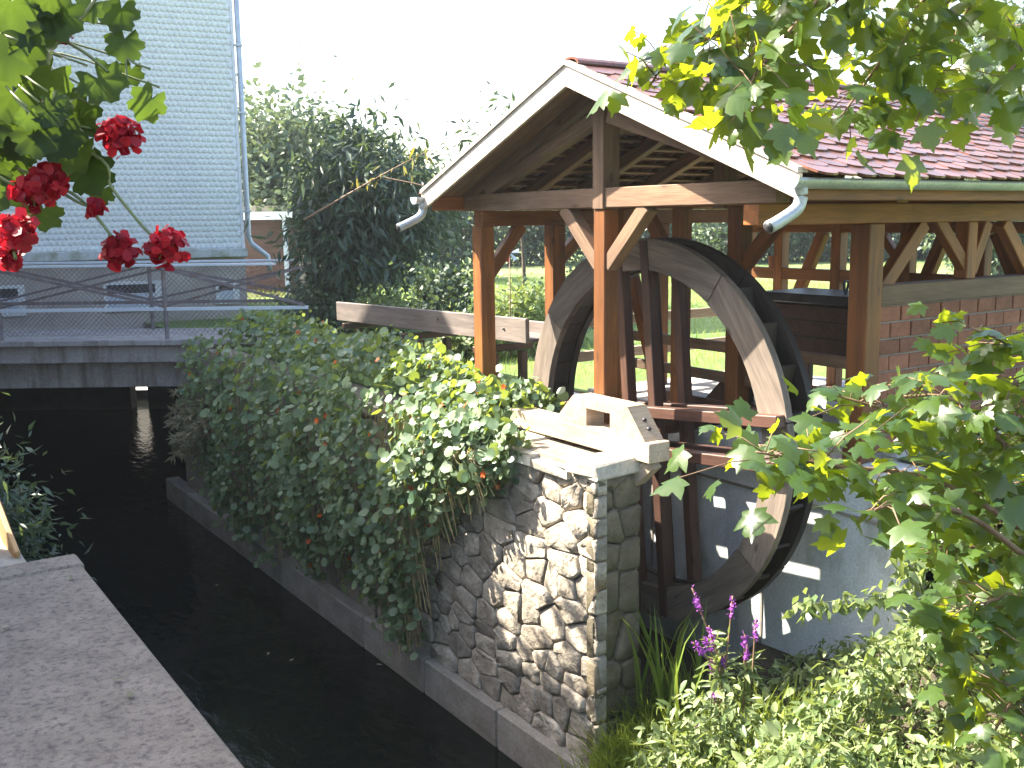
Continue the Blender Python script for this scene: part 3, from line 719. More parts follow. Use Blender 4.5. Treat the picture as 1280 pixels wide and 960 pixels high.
# braces
def brace(p0, p1, mat=m_timber, w_=.085, h_=.115): return beam('brace', p0, p1, w_, h_, mat, sh)
brace((VF, 6.27 + .05, -.36), (VF, 6.27 + .50, .09), m_raft, .11, .11); brace((VF, 6.27 - .05, -.36), (VF, 6.27 - .50, .09), m_raft, .11, .11)
brace((6.36, UR, -.62), (6.92, UR, -.06)); brace((8.52, UR, -.62), (7.98, UR, -.06))
brace((7.5, UR, -.42), (7.08, UR, -.02), m_timber, .08, .10); brace((7.56, UR, -.45), (7.75, UR, -.06), m_timber, .08, .10)
brace((VB, 7.0, -.16), (VB, 7.35, -.9)); brace((VB, 5.62, -.16), (VB, 5.92, -.9)); brace((VB, 5.12, -.16), (VB, 4.86, -.7))
brace((VB, 6.05, -.48), (VB, 6.30, -.18), m_timber, .08, .08)
brace((6.36, 6.03 - .05, -.40), (6.36, 5.5, .08)); brace((6.36, 6.79, -.45), (6.36, 7.2, .08)); brace((6.36, 7.43, -.40), (6.36, 7.0, -1.55))
brace((5.98, UL, -.40), (6.4, UL, -.04)); brace((VF + .05, UL, -.5), (VF + .42, UL, -.05))
# rails
beam('rail', (VB, UL - .08, -.60), (VB, UR + .08, -.60), .10, .12, m_timber, sh)
beam('rail', (VB, UL - .08, -1.35), (VB, UR + .08, -1.35), .06, .10, m_timber, sh)
for z_ in (-1.02, -1.36): beam('rail', (5.98, UL, z_), (VB, UL, z_), .05, .10, m_newwood, sh)
for z_ in (-1.10, -1.36): beam('rail', (6.40, 7.45, z_), (6.40, UR + .08, z_), .05, .09, m_raft, sh)
# sill and brick panel on the right side
beam('sill', (6.37, UR, -.575), (VB - .08, UR, -.575), .15, .15, m_raft, sh)
bp = box('brick_panel', (6.37, UR - .045, -1.80), (VB - .08, UR + .05, -.652), m_joint, sh)
bm = box_bm(.232, .02, .108, .004); me_b = bm_mesh(bm, 'brick'); me_b.materials.append(m_brick)
for r in range(9):
    z_ = -.652 - .064 - r * .122
    x = 6.385 - (.12 if r % 2 else 0)
    while x < VB - .10:
        xa = max(x, 6.378); xb = min(x + .236, VB - .09)
        if xb - xa > .05 and z_ > -1.8:
            M = Matrix.Translation(((xa + xb) / 2, UR - .052 + random.uniform(-.003, .003), z_)) @ Matrix.Diagonal(((xb - xa) / .236, 1, 1, 1))
            link('brick', me_b, None, bp, M)
        x += .247
floor = box('floor_slab', (6.51, 4.55, -1.9), (9.0, 8.25, -1.735), m_floor, sh)

# ================================================================== FLUME
fl = empty('flume', (5.85, 10.2, GROUND), 'grey plank water channel leading along the bank to the wheel', 'flume')
beam('side_board', (5.60, 12.35, -1.145), (5.60, 8.02, -1.055), .045, .24, m_flume, fl)
beam('side_board', (6.12, 12.35, -1.18), (6.12, 8.02, -1.10), .045, .15, m_flume, fl)
beam('floor_board', (5.86, 12.3, -1.245), (5.86, 8.04, -1.155), .47, .035, m_flume, fl)
for y in (11.9, 10.3, 8.75):
    for x in (5.68, 6.04): beam('leg', (x, y, -1.80), (x, y, -1.35), .08, .08, m_dark, fl, up=(1, 0, 0))
    beam('cross_bar', (5.50, y + .09, -1.31), (6.22, y + .09, -1.31), .07, .07, m_dark, fl)
for y in (8.4, 8.75, 9.7): tube('bolt', [(5.578, y, -1.06), (5.565, y, -1.06)], .012, m_iron, fl, 8)

# ================================================================== MILL BOX INSIDE THE SHELTER
mb = empty('grain_chest', (7.7, 6.2, -1.735), 'dark wooden chest with iron rimmed top inside the shelter', 'chest')
box('body', (7.5, 5.55, -1.25), (8.1, 6.75, -.80), m_dark, mb, .01)
for z_ in (-1.10, -.95): box('plank_joint', (7.494, 5.56, z_), (7.4985, 6.74, z_ + .012), m_dkoak, mb)
box('iron_tray', (7.44, 5.48, -.785), (8.16, 6.82, -.70), m_iron, mb, .01)
for x in (7.56, 8.04):
    for y in (5.62, 6.68): beam('leg', (x, y, -1.735), (x, y, -1.25), .08, .08, m_dark, mb, up=(1, 0, 0))
for x in (7.7, 7.95): tube('handle', bez([(x, 6.0, -.70), (x, 6.02, -.6), (x + .1, 6.05, -.6), (x + .1, 6.07, -.70)], 5), .012, m_iron, mb, 8)
bk = empty('bucket', (7.8, 7.2, -.72), 'small reddish pail on the shelter rail', 'pail')
def lathe(name, prof, c, mat, parent, n=14):
    bm = bmesh.new(); rows = [[bm.verts.new((c[0] + r * math.cos(2 * math.pi * k / n), c[1] + r * math.sin(2 * math.pi * k / n), c[2] + z_)) for k in range(n)] for r, z_ in prof]
    for A, B in zip(rows, rows[1:]):
        for k in range(n): bm.faces.new((A[k], A[(k + 1) % n], B[(k + 1) % n], B[k]))
    bm.faces.new(rows[0][::-1]); bm.faces.new(rows[-1])
    return link(name, bm_mesh(bm, name), mat, parent, smooth=False)
bk.location = (8.55, 7.66, -.54); WM[bk.name] = Matrix.Translation(bk.location)
lathe('body', [(.045, 0), (.06, .12), (.052, .12), (.04, .02)], (8.60, 7.66, -.54), m_brick, bk)
tube('handle', bez([(8.60, 7.60, -.42), (8.60, 7.63, -.33), (8.60, 7.69, -.33), (8.60, 7.72, -.42)], 5), .006, m_iron, bk, 6)

# ================================================================== VEGETATION HELPERS
def crown_pts(n, c, r, clumps, cr_=0.35, shell=0.55, flat=1.0):
    c = np.array(c, float); r = np.array(r, float)
    d = rdir(clumps); rad = (shell + (1 - shell) * RNG.random((clumps, 1))) * (0.82 + .3 * RNG.random((clumps, 1)))
    C = c + d * rad * r
    i = RNG.integers(0, clumps, n)
    off = RNG.normal(size=(n, 3)) * cr_ * np.array([1, 1, flat]) * (0.6 + .8 * RNG.random((clumps, 1)))[i]
    return C[i] + off, C, nrm(off + 0.6 * (C[i] - c))
def make_tree(name, base, c, r, n, size, mat, label, cat, group=None, clumps=40, cr_=.35, tmpl=DIAM, trunk=.1, droop=.3, shell=.5, limbs=7, bark=None):
    t = empty(name, base, label, cat, group)
    base = Vector(base); c = Vector(c)
    bm = bmesh.new()
    P, C, out = crown_pts(n, c, r, clumps, cr_, shell)
    mid = base.lerp(c, .75)
    tube_bm(bm, bez([base, base.lerp(mid, .5) + Vector((random.uniform(-.05, .05), random.uniform(-.05, .05), 0)) * (c - base).length * .4, mid, c], 4), [trunk * (1 - .75 * i / 12) for i in range(13)], 7)
    for k in range(limbs):
        q = Vector(C[k % len(C)]); st = base.lerp(c, random.uniform(.45, .95))
        tube_bm(bm, bez([st, st.lerp(q, .5) + Vector((0, 0, .12 * (q - st).length)), q], 3), [trunk * .45 * (1 - .8 * i / 6) for i in range(7)], 5)
    link('trunk', bm_mesh(bm, 'trunk'), bark or m_bark, t, smooth=True)
    d = nrm(RNG.normal(size=(n, 3)) * .7 + out * .5 + np.array([0, 0, -droop])); nn = rdir(n, (0, 0, .7), .8)
    s = size * (.6 + .8 * RNG.random(n))
    tag(link('crown', inst_mesh('crown', tmpl[0], tmpl[1], frames(d, nn, s), P), mat, t), kind='stuff')
    return t

# ================================================================== BACKGROUND TREES AND SHRUBS
make_tree('fruit_tree', XY(-2.1, 16.3, GROUND), XY(-2.4, 16.3, .05), (1.2, 1.15, 1.35), 9000, .20, m_tree,
          'dark leafy fruit tree with drooping narrow leaves behind the footbridge end', 'tree', clumps=75, cr_=.24, tmpl=LANCE, trunk=.09, droop=.8, shell=.25)
# a few yellowing sprays on its branches
def spray(name, pts, rad, n, size, mat, tmpl, parent, droop=.6, spread=.12, stemmat=None):
    pts = bez(pts, 8); bm = bmesh.new(); tube_bm(bm, pts, [rad * (1 - .7 * i / (len(pts) - 1)) for i in range(len(pts))], 5)
    link('branch', bm_mesh(bm, 'branch'), stemmat or m_twig, parent, smooth=True)
    i = RNG.integers(len(pts) // 3, len(pts), n); P = np.array([np.array(p) for p in pts])[i] + RNG.normal(size=(n, 3)) * spread
    d = rdir(n, (0, 0, -droop), .6); R = frames(d, rdir(n, (0, 0, .8), .7), size * (.6 + .8 * RNG.random(n)))
    return tag(link('foliage', inst_mesh('foliage', tmpl[0], tmpl[1], R, P), mat, parent), kind='stuff')
yb = empty('yellowing_branch', XY(-1.9, 15.0, GROUND), 'thin bare branch with yellowing leaves before the dark fruit tree', 'branch')
spray('yb', [at(380, 275, 14.9), at(440, 240, 14.7), at(490, 212, 14.6), at(540, 186, 14.6)], .018, 22, .15, m_yel, LANCE, yb, 1.2, .10)
spray('yb', [at(480, 222, 14.8), at(520, 230, 14.7), at(560, 240, 14.6), at(590, 232, 14.6)], .014, 15, .14, m_yel, LANCE, yb, 1.2, .12)
make_tree('far_tree', XY(-8.2, 33, GROUND), XY(-7.4, 33, .9), (2.7, 2.7, 2.7), 22000, .24, m_far, 'hazy tall tree beside the white house corner', 'tree', clumps=60, cr_=.6, trunk=.25)
make_tree('far_tree', XY(-4.2, 31, GROUND), XY(-4.4, 31, .2), (2.2, 2.2, 1.9), 13000, .22, m_far, 'lower hazy tree seen left of the dark fruit tree', 'tree', clumps=40, cr_=.5, trunk=.2)
make_tree('sparse_tree', XY(.3, 22, GROUND), XY(.1, 22, 1.5), (1.4, 1.4, 1.6), 330, .22, m_tree, 'thin treetop with scattered leaves above the left roof slope', 'tree', clumps=46, cr_=.22, trunk=.05, tmpl=LANCE, shell=.2, limbs=26)
make_tree('tall_tree', XY(16.5, 30, GROUND), XY(16.2, 30, 2.8), (3.4, 3.4, 4.2), 20000, .22, m_far, 'tall pale tree rising behind the right end of the tiled roof', 'tree', clumps=60, cr_=.55, trunk=.25)
make_tree('lawn_tree', XY(12.4, 26, GROUND), XY(12.2, 26, -.3), (1.3, 1.3, 1.2), 7000, .16, m_far, 'rounded young tree on the lawn behind the right shelter posts', 'tree', clumps=30, cr_=.32, trunk=.09)
hl = ['dark bushy hedge tree at the lawn edge, first beyond the fruit tree', 'dark hedge tree behind the front left post', 'broad dark hedge tree behind the wheel top', 'dark hedge tree at the lawn edge right of the wheel',
      'dense hedge tree behind the shelter back wall centre', 'low dark hedge tree between the back wall posts', 'bluish hedge tree behind the right brace', 'last low hedge tree at the right picture edge']
for k, (X, h_, rr) in enumerate(((-3.0, 3.6, 2.6), (1.6, 2.8, 2.4), (5.5, 2.8, 2.7), (9.6, 2.5, 2.5), (13.6, 2.5, 2.6), (17.6, 1.7, 2.4), (21.4, 1.7, 2.5), (25.2, 2.0, 2.6))):
    make_tree('hedge_tree', XY(X, 41 + (k % 3), GROUND), XY(X, 41 + (k % 3), GROUND + h_ * .5), (rr, 1.6, h_ * .5), 9000, .2, m_dkl, hl[k], 'tree', 'trees along the far lawn edge', clumps=36, cr_=.5, trunk=.15)
# garden shrubs
sl_ = [('dark rounded shrub on the lawn left of the front post', -.95, 14.5, .55, .75, m_dkl), ('light green flowering shrub right of the front left post', .15, 13.6, .42, .62, m_weed), ('bushy green shrub left of the second post', .62, 14.8, .5, .55, m_far),
       ('leafy shrub at the foot of the fruit tree by the bridge railing', -3.0, 15.9, .6, .55, m_far), ('mid green shrub below the fruit tree behind the flume end', -2.0, 15.4, .55, .45, m_weed),
       ('shrub half hidden behind the upper wheel rim', 1.5, 18.0, .8, .8, m_far), ('low pale flower bush on the grass beside the flume', -.55, 13.2, .3, .28, m_weed)]
for lab, X, Y, rr, hh, mt in sl_:
    make_tree('shrub', XY(X, Y, GROUND), XY(X, Y, GROUND + hh * .75), (rr, rr, hh * .75), 2600, .085, mt, lab, 'shrub', 'garden shrubs behind the flume', clumps=30, cr_=.13, trunk=.025, shell=.3)
make_tree('added_shade_tree', (.1, 10.9, GROUND), (.2, 10.8, 1.6), (.9, .9, 1.5), 4000, .16, m_tree, 'unseen small tree added on the left bank to cast shade', 'tree', clumps=40, cr_=.22, trunk=.07)  # unseen tree added to shade the lower stones of the wall
make_tree('overhanging_shrub', (0.72, 8.4, -1.9), (.80, 8.2, -2.35), (.38, .75, .85), 4200, .10, m_tree, 'dark overhanging shrub at the left picture edge above the water', 'shrub', clumps=50, cr_=.15, tmpl=LANCE, trunk=.04, shell=.3, droop=.5)
pk = beam('leaning_plank', at(-14, 610, 6.3), at(22, 705, 5.7), .03, .16, m_plank); tag(pk, 'ochre wooden plank leaning at the left edge beyond the slab', 'plank')
# far lean-to
lt = empty('lean_to', XY(-6.2, 25.8, GROUND), 'small dark lean-to with bright white roof beyond the house corner', 'shed', rz=-TH)
hbox('roof', -7.2, -5.4, 26, 28, .08, .28, m_white, lt); hbox('wall', -7.0, -5.7, 26.6, 27.8, -1.78, .08, m_dark, lt)
hbox('post', -5.72, -5.62, 26.05, 26.15, -1.78, .08, m_rail, lt)
# pinwheel in the garden
pw = empty('garden_pinwheel', XY(.0, 13.0, GROUND), 'small white, red and blue pinwheel on a stake in the garden', 'pinwheel')
pc = at(637, 316, 13.0)
tube('stake', [Vector((pc.x, pc.y, GROUND)), pc], .008, m_twig, pw, 6)
for k, mt in enumerate((m_white, m_petal, m_rail, m_white, m_petal, m_rail)):
    a = k * math.pi / 3; bm = bmesh.new()
    e1 = Vector(cr) * math.cos(a) + Vector(cu) * math.sin(a); e2 = Vector(cr) * math.cos(a + .9) + Vector(cu) * math.sin(a + .9); off = -Vector(ax_y) * .03
    q = [pc + off, pc + e1 * .12 + off, pc + (e1 + e2) * .07, ]; qq = [p - Vector(ax_y) * .004 for p in q]
    A = [bm.verts.new(p) for p in q]; B = [bm.verts.new(p) for p in qq]
    bm.faces.new(A); bm.faces.new(B[::-1])
    for i in range(3): bm.faces.new((A[i], A[(i + 1) % 3], B[(i + 1) % 3], B[i]))
    link('vane', bm_mesh(bm, 'vane'), mt, pw)

# lawn grass seen through the shelter
n = 42000
gx = RNG.uniform(5.2, 22, n); gy = RNG.uniform(8.6, 26, n); Pg = np.stack([gx, gy, np.full(n, GROUND)], 1)
keep = (gx > 6.3) | (gy > 12.5); Pg = Pg[keep]; n = len(Pg)
R = frames(rdir(n, (0, 0, 1.6), .5), rdir(n), .06 + .09 * RNG.random(n)); R[:, :, 0] *= 2.2
tag(link('lawn_grass', inst_mesh('lawn_grass', BLADE[0], BLADE[1], R, Pg), m_grass), 'rough sunlit grass blades over the lawn behind the shelter', 'grass', kind='stuff')

# ================================================================== NASTURTIUMS OVER THE WALL
na = empty('nasturtium', (4.6, 10, -1.8), 'mass of round leaved orange flowering nasturtiums hanging over the stone wall', 'creeper')
def nbot(y):      # lowest hanging height along the wall
    return np.interp(y, [6.3, 6.7, 7.1, 7.6, 8.1, 8.6, 9.4, 10.5, 12, 16], [-1.75, -2.0, -2.25, -2.6, -3.8, -4.0, -3.55, -3.8, -4.0, -3.9])
P = []; NN = []
n = 13500
yy = 6.62 + 7.2 * RNG.random(n) ** 1.1
t = RNG.random(n)
# profile from the ground behind the wall, over the mound, down the face
for y, q in zip(yy, t):
    taper = min(1, max(.1, (y - 6.5) / 1.5)); lump = .5 + .5 * math.sin(2.1 * y + 1.3 * math.sin(3.1 * y))
    zb = nbot(y) + .18 * math.sin(9 * y) * taper
    mh = (.16 + .30 * min(1, max(0, (y - 7.0) / 2.2))) * (.75 + .35 * lump)
    if q < .36 and y < 7.15: y += .7
    if q < .36:
        f = q / .36; x = 5.45 - f * .95; z = -1.76 + mh * math.sin(math.pi * (.12 + .70 * f)); nv = (-.5 * (f - .3), 0, 1)
    else:
        f = (q - .36) / .64; zt = -1.70 + mh * .4
        z = zt + (zb - zt) * f; x = 4.45 - taper * (.10 + .34 * math.sin(math.pi * min(1, .18 + .85 * f)) * (.55 + .6 * lump)); nv = (-1, -.1, .8)
    g = RNG.normal(size=3) * [.07, .07, .06]; x -= .13 * math.sin(4.3 * y + 2.2 * math.sin(3.7 * z)) * math.sin(5.1 * z + 1.7 * y) * taper
    P.append((x + g[0], y + g[1], z + g[2])); NN.append(nv)
P = np.array(P); NN = nrm(np.array(NN) + RNG.normal(size=P.shape) * .38)
sz = .035 + .08 * RNG.random(n) ** 1.5
D = nrm(RNG.normal(size=P.shape) * .5 + np.array([-.4, 0, -.7]))
R = frames(D, NN, sz); P -= D * sz[:, None] * .5
near = np.argsort(np.linalg.norm(P, axis=1) - 6.0 * sz * 10 + 2.0 * (P[:, 0] - 4.4))
big = near[:300]; restn = near[300:]
nm = [tmesh('leaf', t_, m_nast) for t_ in NAST]
leaf_objects('leaf', nm, R[big], P[big], na)
tag(link('leaf_mass', inst_mesh('leaf_mass', NAST[0][0], NAST[0][1], R[restn], P[restn]), m_nast, na), kind='stuff')
# dry hanging stems
bm = bmesh.new()
for k in range(150):
    y = 6.85 + 1.7 * random.random() ** 1.2 if k < 110 else random.uniform(8, 13); zb = float(nbot(y)) + random.uniform(-.25, .35); x0 = 4.42 - random.uniform(0, .12)
    tube_bm(bm, bez([(x0 + .1, y + .05, -1.72), (x0 - .06, y, -1.85), (x0 - .08 + random.uniform(-.05, .05), y - random.uniform(0, .12), (zb - 1.85) / 2), (x0 - .02, y - random.uniform(0, .18), zb)], 4), .0045, 4)
link('stems', bm_mesh(bm, 'stems'), m_straw, na)
FLW = ([(0, 0, 0), (.35, .5, .15), (.2, 1, .2), (-.2, 1, .2), (-.35, .5, .15)], [(0, 1, 2, 3, 4)])
vsF = []; fsF = []
for k in range(5):
    M3 = Matrix.Rotation(2 * math.pi * k / 5, 3, 'Z')
    b0 = len(vsF); vsF += [tuple(M3 @ Vector(v)) for v in FLW[0]]; fsF += [tuple(b0 + i for i in f_) for f_ in FLW[1]]
me_f = tmesh('flower', (vsF, fsF), m_orange)
idx = RNG.choice(len(P), 70, replace=False)
for i in idx:
    d = Vector((-1, -.5, .5)) + Vector(RNG.normal(size=3) * .4); qn = d.to_track_quat('Z', 'Y').to_matrix() * random.uniform(.022, .036)
    p = P[i] + np.array([-.06, -.02, .04]); link('flower', me_f, None, na, mat4(np.array(qn), p))
# feathery dry plume growing from the wall by the bridge
pl = empty('feathery_plant', (4.1, 13.2, -2.6), 'feathery dry plant arching from the wall beside the bridge', 'plant')
Pp = []; Dd = []; bm = bmesh.new()
for k in range(22):
    p0 = Vector((4.45, 13.2 + random.uniform(-.5, .5), -2.25 - .9 * random.random())); d = Vector((-.55 - .3 * random.random(), random.uniform(-.35, .45), random.uniform(-.15, .25)))
    st = bez([p0, p0 + d * .5 + Vector((0, 0, .12)), p0 + d + Vector((0, 0, -.1))], 8); tube_bm(bm, st, .005, 4)
    for q in st[3:]:
        for _ in range(7): Pp.append(q); Dd.append(d * .8 + Vector(RNG.normal(size=3) * .5) + Vector((0, 0, -.35)))
link('stems', bm_mesh(bm, 'stems'), m_straw, pl)
Pp = np.array([np.array(p) for p in Pp]); Dd = np.array([np.array(p) for p in Dd]); n = len(Pp)
tag(link('plumes', inst_mesh('plumes', LANCE[0], LANCE[1], frames(Dd, rdir(n, (0, 0, .5)), .07 + .08 * RNG.random(n)), Pp), m_straws, pl), kind='stuff')

# ================================================================== WEEDS ON THE BANK
def bank_pts(n, x0, x1, y0, y1):
    x = RNG.uniform(x0, x1, n); y = RNG.uniform(y0, y1, n); return np.stack([x, y, np.array([bankz(a, b) for a, b in zip(x, y)])], 1)
n = 30000
Pw = bank_pts(n, 4.0, 6.15, -1.0, 5.2)
far_ = RNG.random(n) < .2; Pw[far_] = bank_pts(int(far_.sum()), 5.0, 6.5, .5, 4.1)
near_ = RNG.random(n) < .4; Pw[near_] = bank_pts(int(near_.sum()), 3.75, 4.95, 2.4, 5.05)
h_ = (.25 + .45 * RNG.random(n)) * (.5 + .9 * np.sin(3.3 * Pw[:, 0] + 1.9 * Pw[:, 1]) ** 2 * np.cos(2.7 * Pw[:, 1]) ** 2) * np.clip((5.6 - Pw[:, 1]) / .8, .25, 1) * np.where((Pw[:, 0] > 5.2) & (Pw[:, 1] > 3.6), .45, 1.0)
h_ = np.where(near_, h_ * 1.05 + .06, h_)
Pw[:, 2] += h_ * RNG.random(n) ** .45
half = RNG.random(n) < .45
for tm, sel, lo, hi, nm_, lb in ((SIMPLE, half, .04, .135, 'bank_weeds', 'broad leaved nettles and weeds covering the bank below the wheel'), (LANCE, ~half, .06, .12, 'narrow_weeds', 'narrow leaved weeds mixed among the nettles on the bank')):
    k_ = int(sel.sum()); R = frames(rdir(k_, (-.3, -.2, -.1), .7), rdir(k_, (-.2, .2, 1), .55), lo + (hi - lo) * RNG.random(k_) ** 1.4)
    tag(link(nm_, inst_mesh(nm_, tm[0], tm[1], R, Pw[sel]), m_weed), lb, 'weeds', kind='stuff')
bm = bmesh.new()
for k in range(500):
    i = random.randrange(n); p = Vector(Pw[i]); b_ = Vector((p.x + random.uniform(-.08, .08), p.y + random.uniform(-.08, .08), bankz(p.x, p.y))); tube_bm(bm, [b_, b_.lerp(p, .6) + Vector((.02, 0, 0)), p], .004, 3)
tag(link('weed_stems', bm_mesh(bm, 'weed_stems'), m_stem), 'thin green stems among the weeds on the bank', 'weeds', kind='stuff')
n = 9000
Pg = bank_pts(n, 3.95, 5.3, 4.3, 5.6)
R = frames(rdir(n, (-.35, -.35, 1.0), .35), rdir(n, (-.5, -.5, .2), .5), .25 + .30 * RNG.random(n)); R[:, :, 0] *= 1.1
tag(link('bank_grass', inst_mesh('bank_grass', BLADE[0], BLADE[1], R, Pg), m_grass), 'soft fine green grass at the foot of the stone wall corner', 'grass', kind='stuff')
# tall grass clump
tg = empty('tall_grass', (5.05, 5.3, -3.6), 'clump of tall broad grass blades in front of the wheel bottom', 'grass clump')
BL2 = ([(-.03, 0, 0), (.03, 0, 0), (-.035, .45, .02), (.035, .45, .02), (-.02, .8, .12), (.02, .8, .12), (0, 1, .26)], [(0, 1, 3, 2), (2, 3, 5, 4), (4, 5, 6)])
me_bl = tmesh('blade', BL2, m_grass)
for k in range(34):
    p = Vector((5.0 + random.uniform(-.2, .2), 5.3 + random.uniform(-.28, .28), -3.62)); d = Vector((random.uniform(-.3, .3), random.uniform(-.3, .3), 1)); nn = Vector((random.uniform(-1, 1), random.uniform(-1, 1), .1))
    Rk = frames(np.array([d]), np.array([nn]), [random.uniform(.45, .85)])[0]; Rk[:, 0] *= .45
    link('blade', me_bl, None, tg, mat4(Rk, p))
# purple loosestrife
ls = empty('loosestrife', (5.1, 4.9, -3.6), 'purple flowering loosestrife with slender spikes before the wheel bottom', 'flowers')
spk = [(865, 735, 900, 830), (916, 745, 908, 830), (886, 782, 905, 850), (880, 797, 905, 850), (866, 803, 900, 845), (945, 775, 940, 850), (931, 792, 930, 850), (903, 818, 905, 860), (888, 825, 900, 870), (866, 895, 880, 940), (870, 920, 880, 955), (934, 806, 930, 860), (890, 865, 896, 900)]
me_sp = tmesh('petal', DIAM, m_purple)
LP = []
for x0, y0, x1, y1 in spk:
    d0 = 7.0 + random.uniform(-.15, .15); top = at(x0, y0, d0); bot = at(x1, y1, d0); root = Vector((bot.x, bot.y, min(bot.z - .2, -3.55)))
    st = bez([root, bot, bot.lerp(top, .5) + Vector((.01, .01, 0)), top], 5)
    s_ = tube('stem', st, .006, m_twig, ls, 5)
    n = 42; f = RNG.random(n) ** .7; Ps = np.array([np.array(top.lerp(bot, .32 * q)) for q in f]) + RNG.normal(size=(n, 3)) * .007
    link('flower_spike', inst_mesh('flower_spike', DIAM[0], DIAM[1], frames(rdir(n, (0, 0, .3)), rdir(n), .022 + .012 * RNG.random(n)), Ps), m_purple, ls)
    for q in st[3:-6]:
        for _ in range(3): LP.append(q)
LP = np.array([np.array(q) for q in LP]); n = len(LP)
tag(link('leaves', inst_mesh('leaves', LANCE[0], LANCE[1], frames(rdir(n, (0, 0, -.1)), rdir(n, (0, 0, 1), .5), .09 + .05 * RNG.random(n)), LP), m_weed, ls), kind='stuff')
# pale spray in front of the concrete
ws = empty('pale_spray', at(1120, 760, 6.0), 'thin arching spray of small pale leaves before the concrete wall', 'plant')
spray('ws', [at(1160, 790, 6.1), at(1130, 738, 6.0), at(1080, 748, 6.0), at(998, 756, 6.0)], .006, 130, .075, m_weed, DIAM, ws, 1.2, .035, m_stem)
spray('ws', [at(1170, 800, 6.2), at(1150, 730, 6.1), at(1135, 700, 6.1), at(1160, 680, 6.1)], .006, 120, .085, m_weed, SIMPLE, ws, .8, .06, m_stem)

# ================================================================== MAPLES
mm = [tmesh('leaf', t_, m_maple) for t_ in MAPLES]
def maple(parent, branches, n, size, spread, dn, nobj, seed, upl=.8, zsp=.7):
    r_ = np.random.default_rng(seed); P = []; D = []; bm = bmesh.new()
    wts = np.array([b[1] for b in branches], float); wts /= wts.sum()
    for (pts, wt), share in zip(branches, wts):
        st = bez([at(*p) for p in pts], 8); L = len(st)
        tube_bm(bm, st, [(.014 * (1 - .75 * i / L)) for i in range(L)], 6)
        for k in range(int(n * share)):
            i = int(L * (.15 + .85 * r_.random() ** .8)) - 1; q = st[i]; o = Vector(r_.normal(size=3) * spread); o.z *= zsp
            p = q + o
            if k % 3 == 0: tube_bm(bm, [q, q.lerp(p, .5) + Vector((0, 0, .02)), p], .0028, 3)
            P.append(np.array(p)); D.append(np.array(o * 3) + r_.normal(size=3) * .35 + np.array(dn))
    link('branches', bm_mesh(bm, 'branches'), m_twig, parent, smooth=True)
    P = np.array(P); D = np.array(D); N_ = len(P)
    R = frames(D, nrm(r_.normal(size=(N_, 3)) * .55 + np.array([-.15, -.1, upl])), size * (.6 + .7 * r_.random(N_)))
    o = np.argsort(np.linalg.norm(P, axis=1)); a, b = o[:nobj], o[nobj:]
    leaf_objects('leaf', mm, R[a], P[a], parent)
    if len(b): tag(link('leaf_mass', inst_mesh('leaf_mass', MAPLES[0][0], MAPLES[0][1], R[b], P[b]), m_maple, parent), kind='stuff')
mt_ = empty('maple_tree', XY(4.2, 3.4, -2.5), 'overhanging maple branches with sunlit leaves across the upper right sky', 'tree')
tube('trunk', bez([XY(4.3, 3.2, -3.0), XY(4.2, 3.3, 0), XY(3.9, 3.6, 2.2), XY(3.4, 4.0, 3.6)], 5), [.17 - .006 * i for i in range(16)], m_bark, mt_, 10)
tube('limb', bez([XY(4.0, 3.5, 1.8), XY(3.3, 4.0, 2.0), at(1310, -200, 4.62), at(1240, -150, 4.55)], 5), [.06 - .0028 * i for i in range(16)], m_bark, mt_, 8)
maple(mt_, [([(1300, -190, 4.6), (1120, -70, 4.4), (960, 22, 4.3), (850, 62, 4.2), (812, 107, 4.2)], 1.2),
            ([(1300, -190, 4.6), (1080, -50, 4.2), (960, 72, 4.1), (915, 152, 4.0)], 1.3),
            ([(1300, -190, 4.6), (1100, -40, 4.3), (985, 42, 4.2), (890, 97, 4.1)], 1.0),
            ([(1300, -190, 4.6), (1160, -8, 4.5), (1090, 92, 4.5), (1050, 147, 4.4)], 1.0),
            ([(1300, -190, 4.6), (1220, -8, 4.7), (1170, 92, 4.6), (1145, 152, 4.5)], 1.0),
            ([(1300, -190, 4.6), (1150, -60, 4.4), (1000, -50, 4.2), (880, -8, 4.2)], 1.1),
            ([(1300, -190, 4.6), (1240, -60, 4.6), (1150, 32, 4.5), (1100, 52, 4.5)], .9),
            ([(1340, -190, 4.6), (1300, 22, 4.5), (1260, 92, 4.4), (1235, 117, 4.4)], .6)], 640, .112, .125, (-.25, -.2, -.8), 300, 3, .5)
ms = empty('maple_sapling', at(1330, 1000, 4.3), 'bushy young maple with broad glossy leaves filling the right edge', 'maple sapling')
tube('stem', bez([at(1330, 1000, 4.3), at(1330, 800, 4.2), at(1340, 560, 4.2), at(1330, 420, 4.3)], 5), [.035 - .0018 * i for i in range(16)], m_bark, ms, 8)
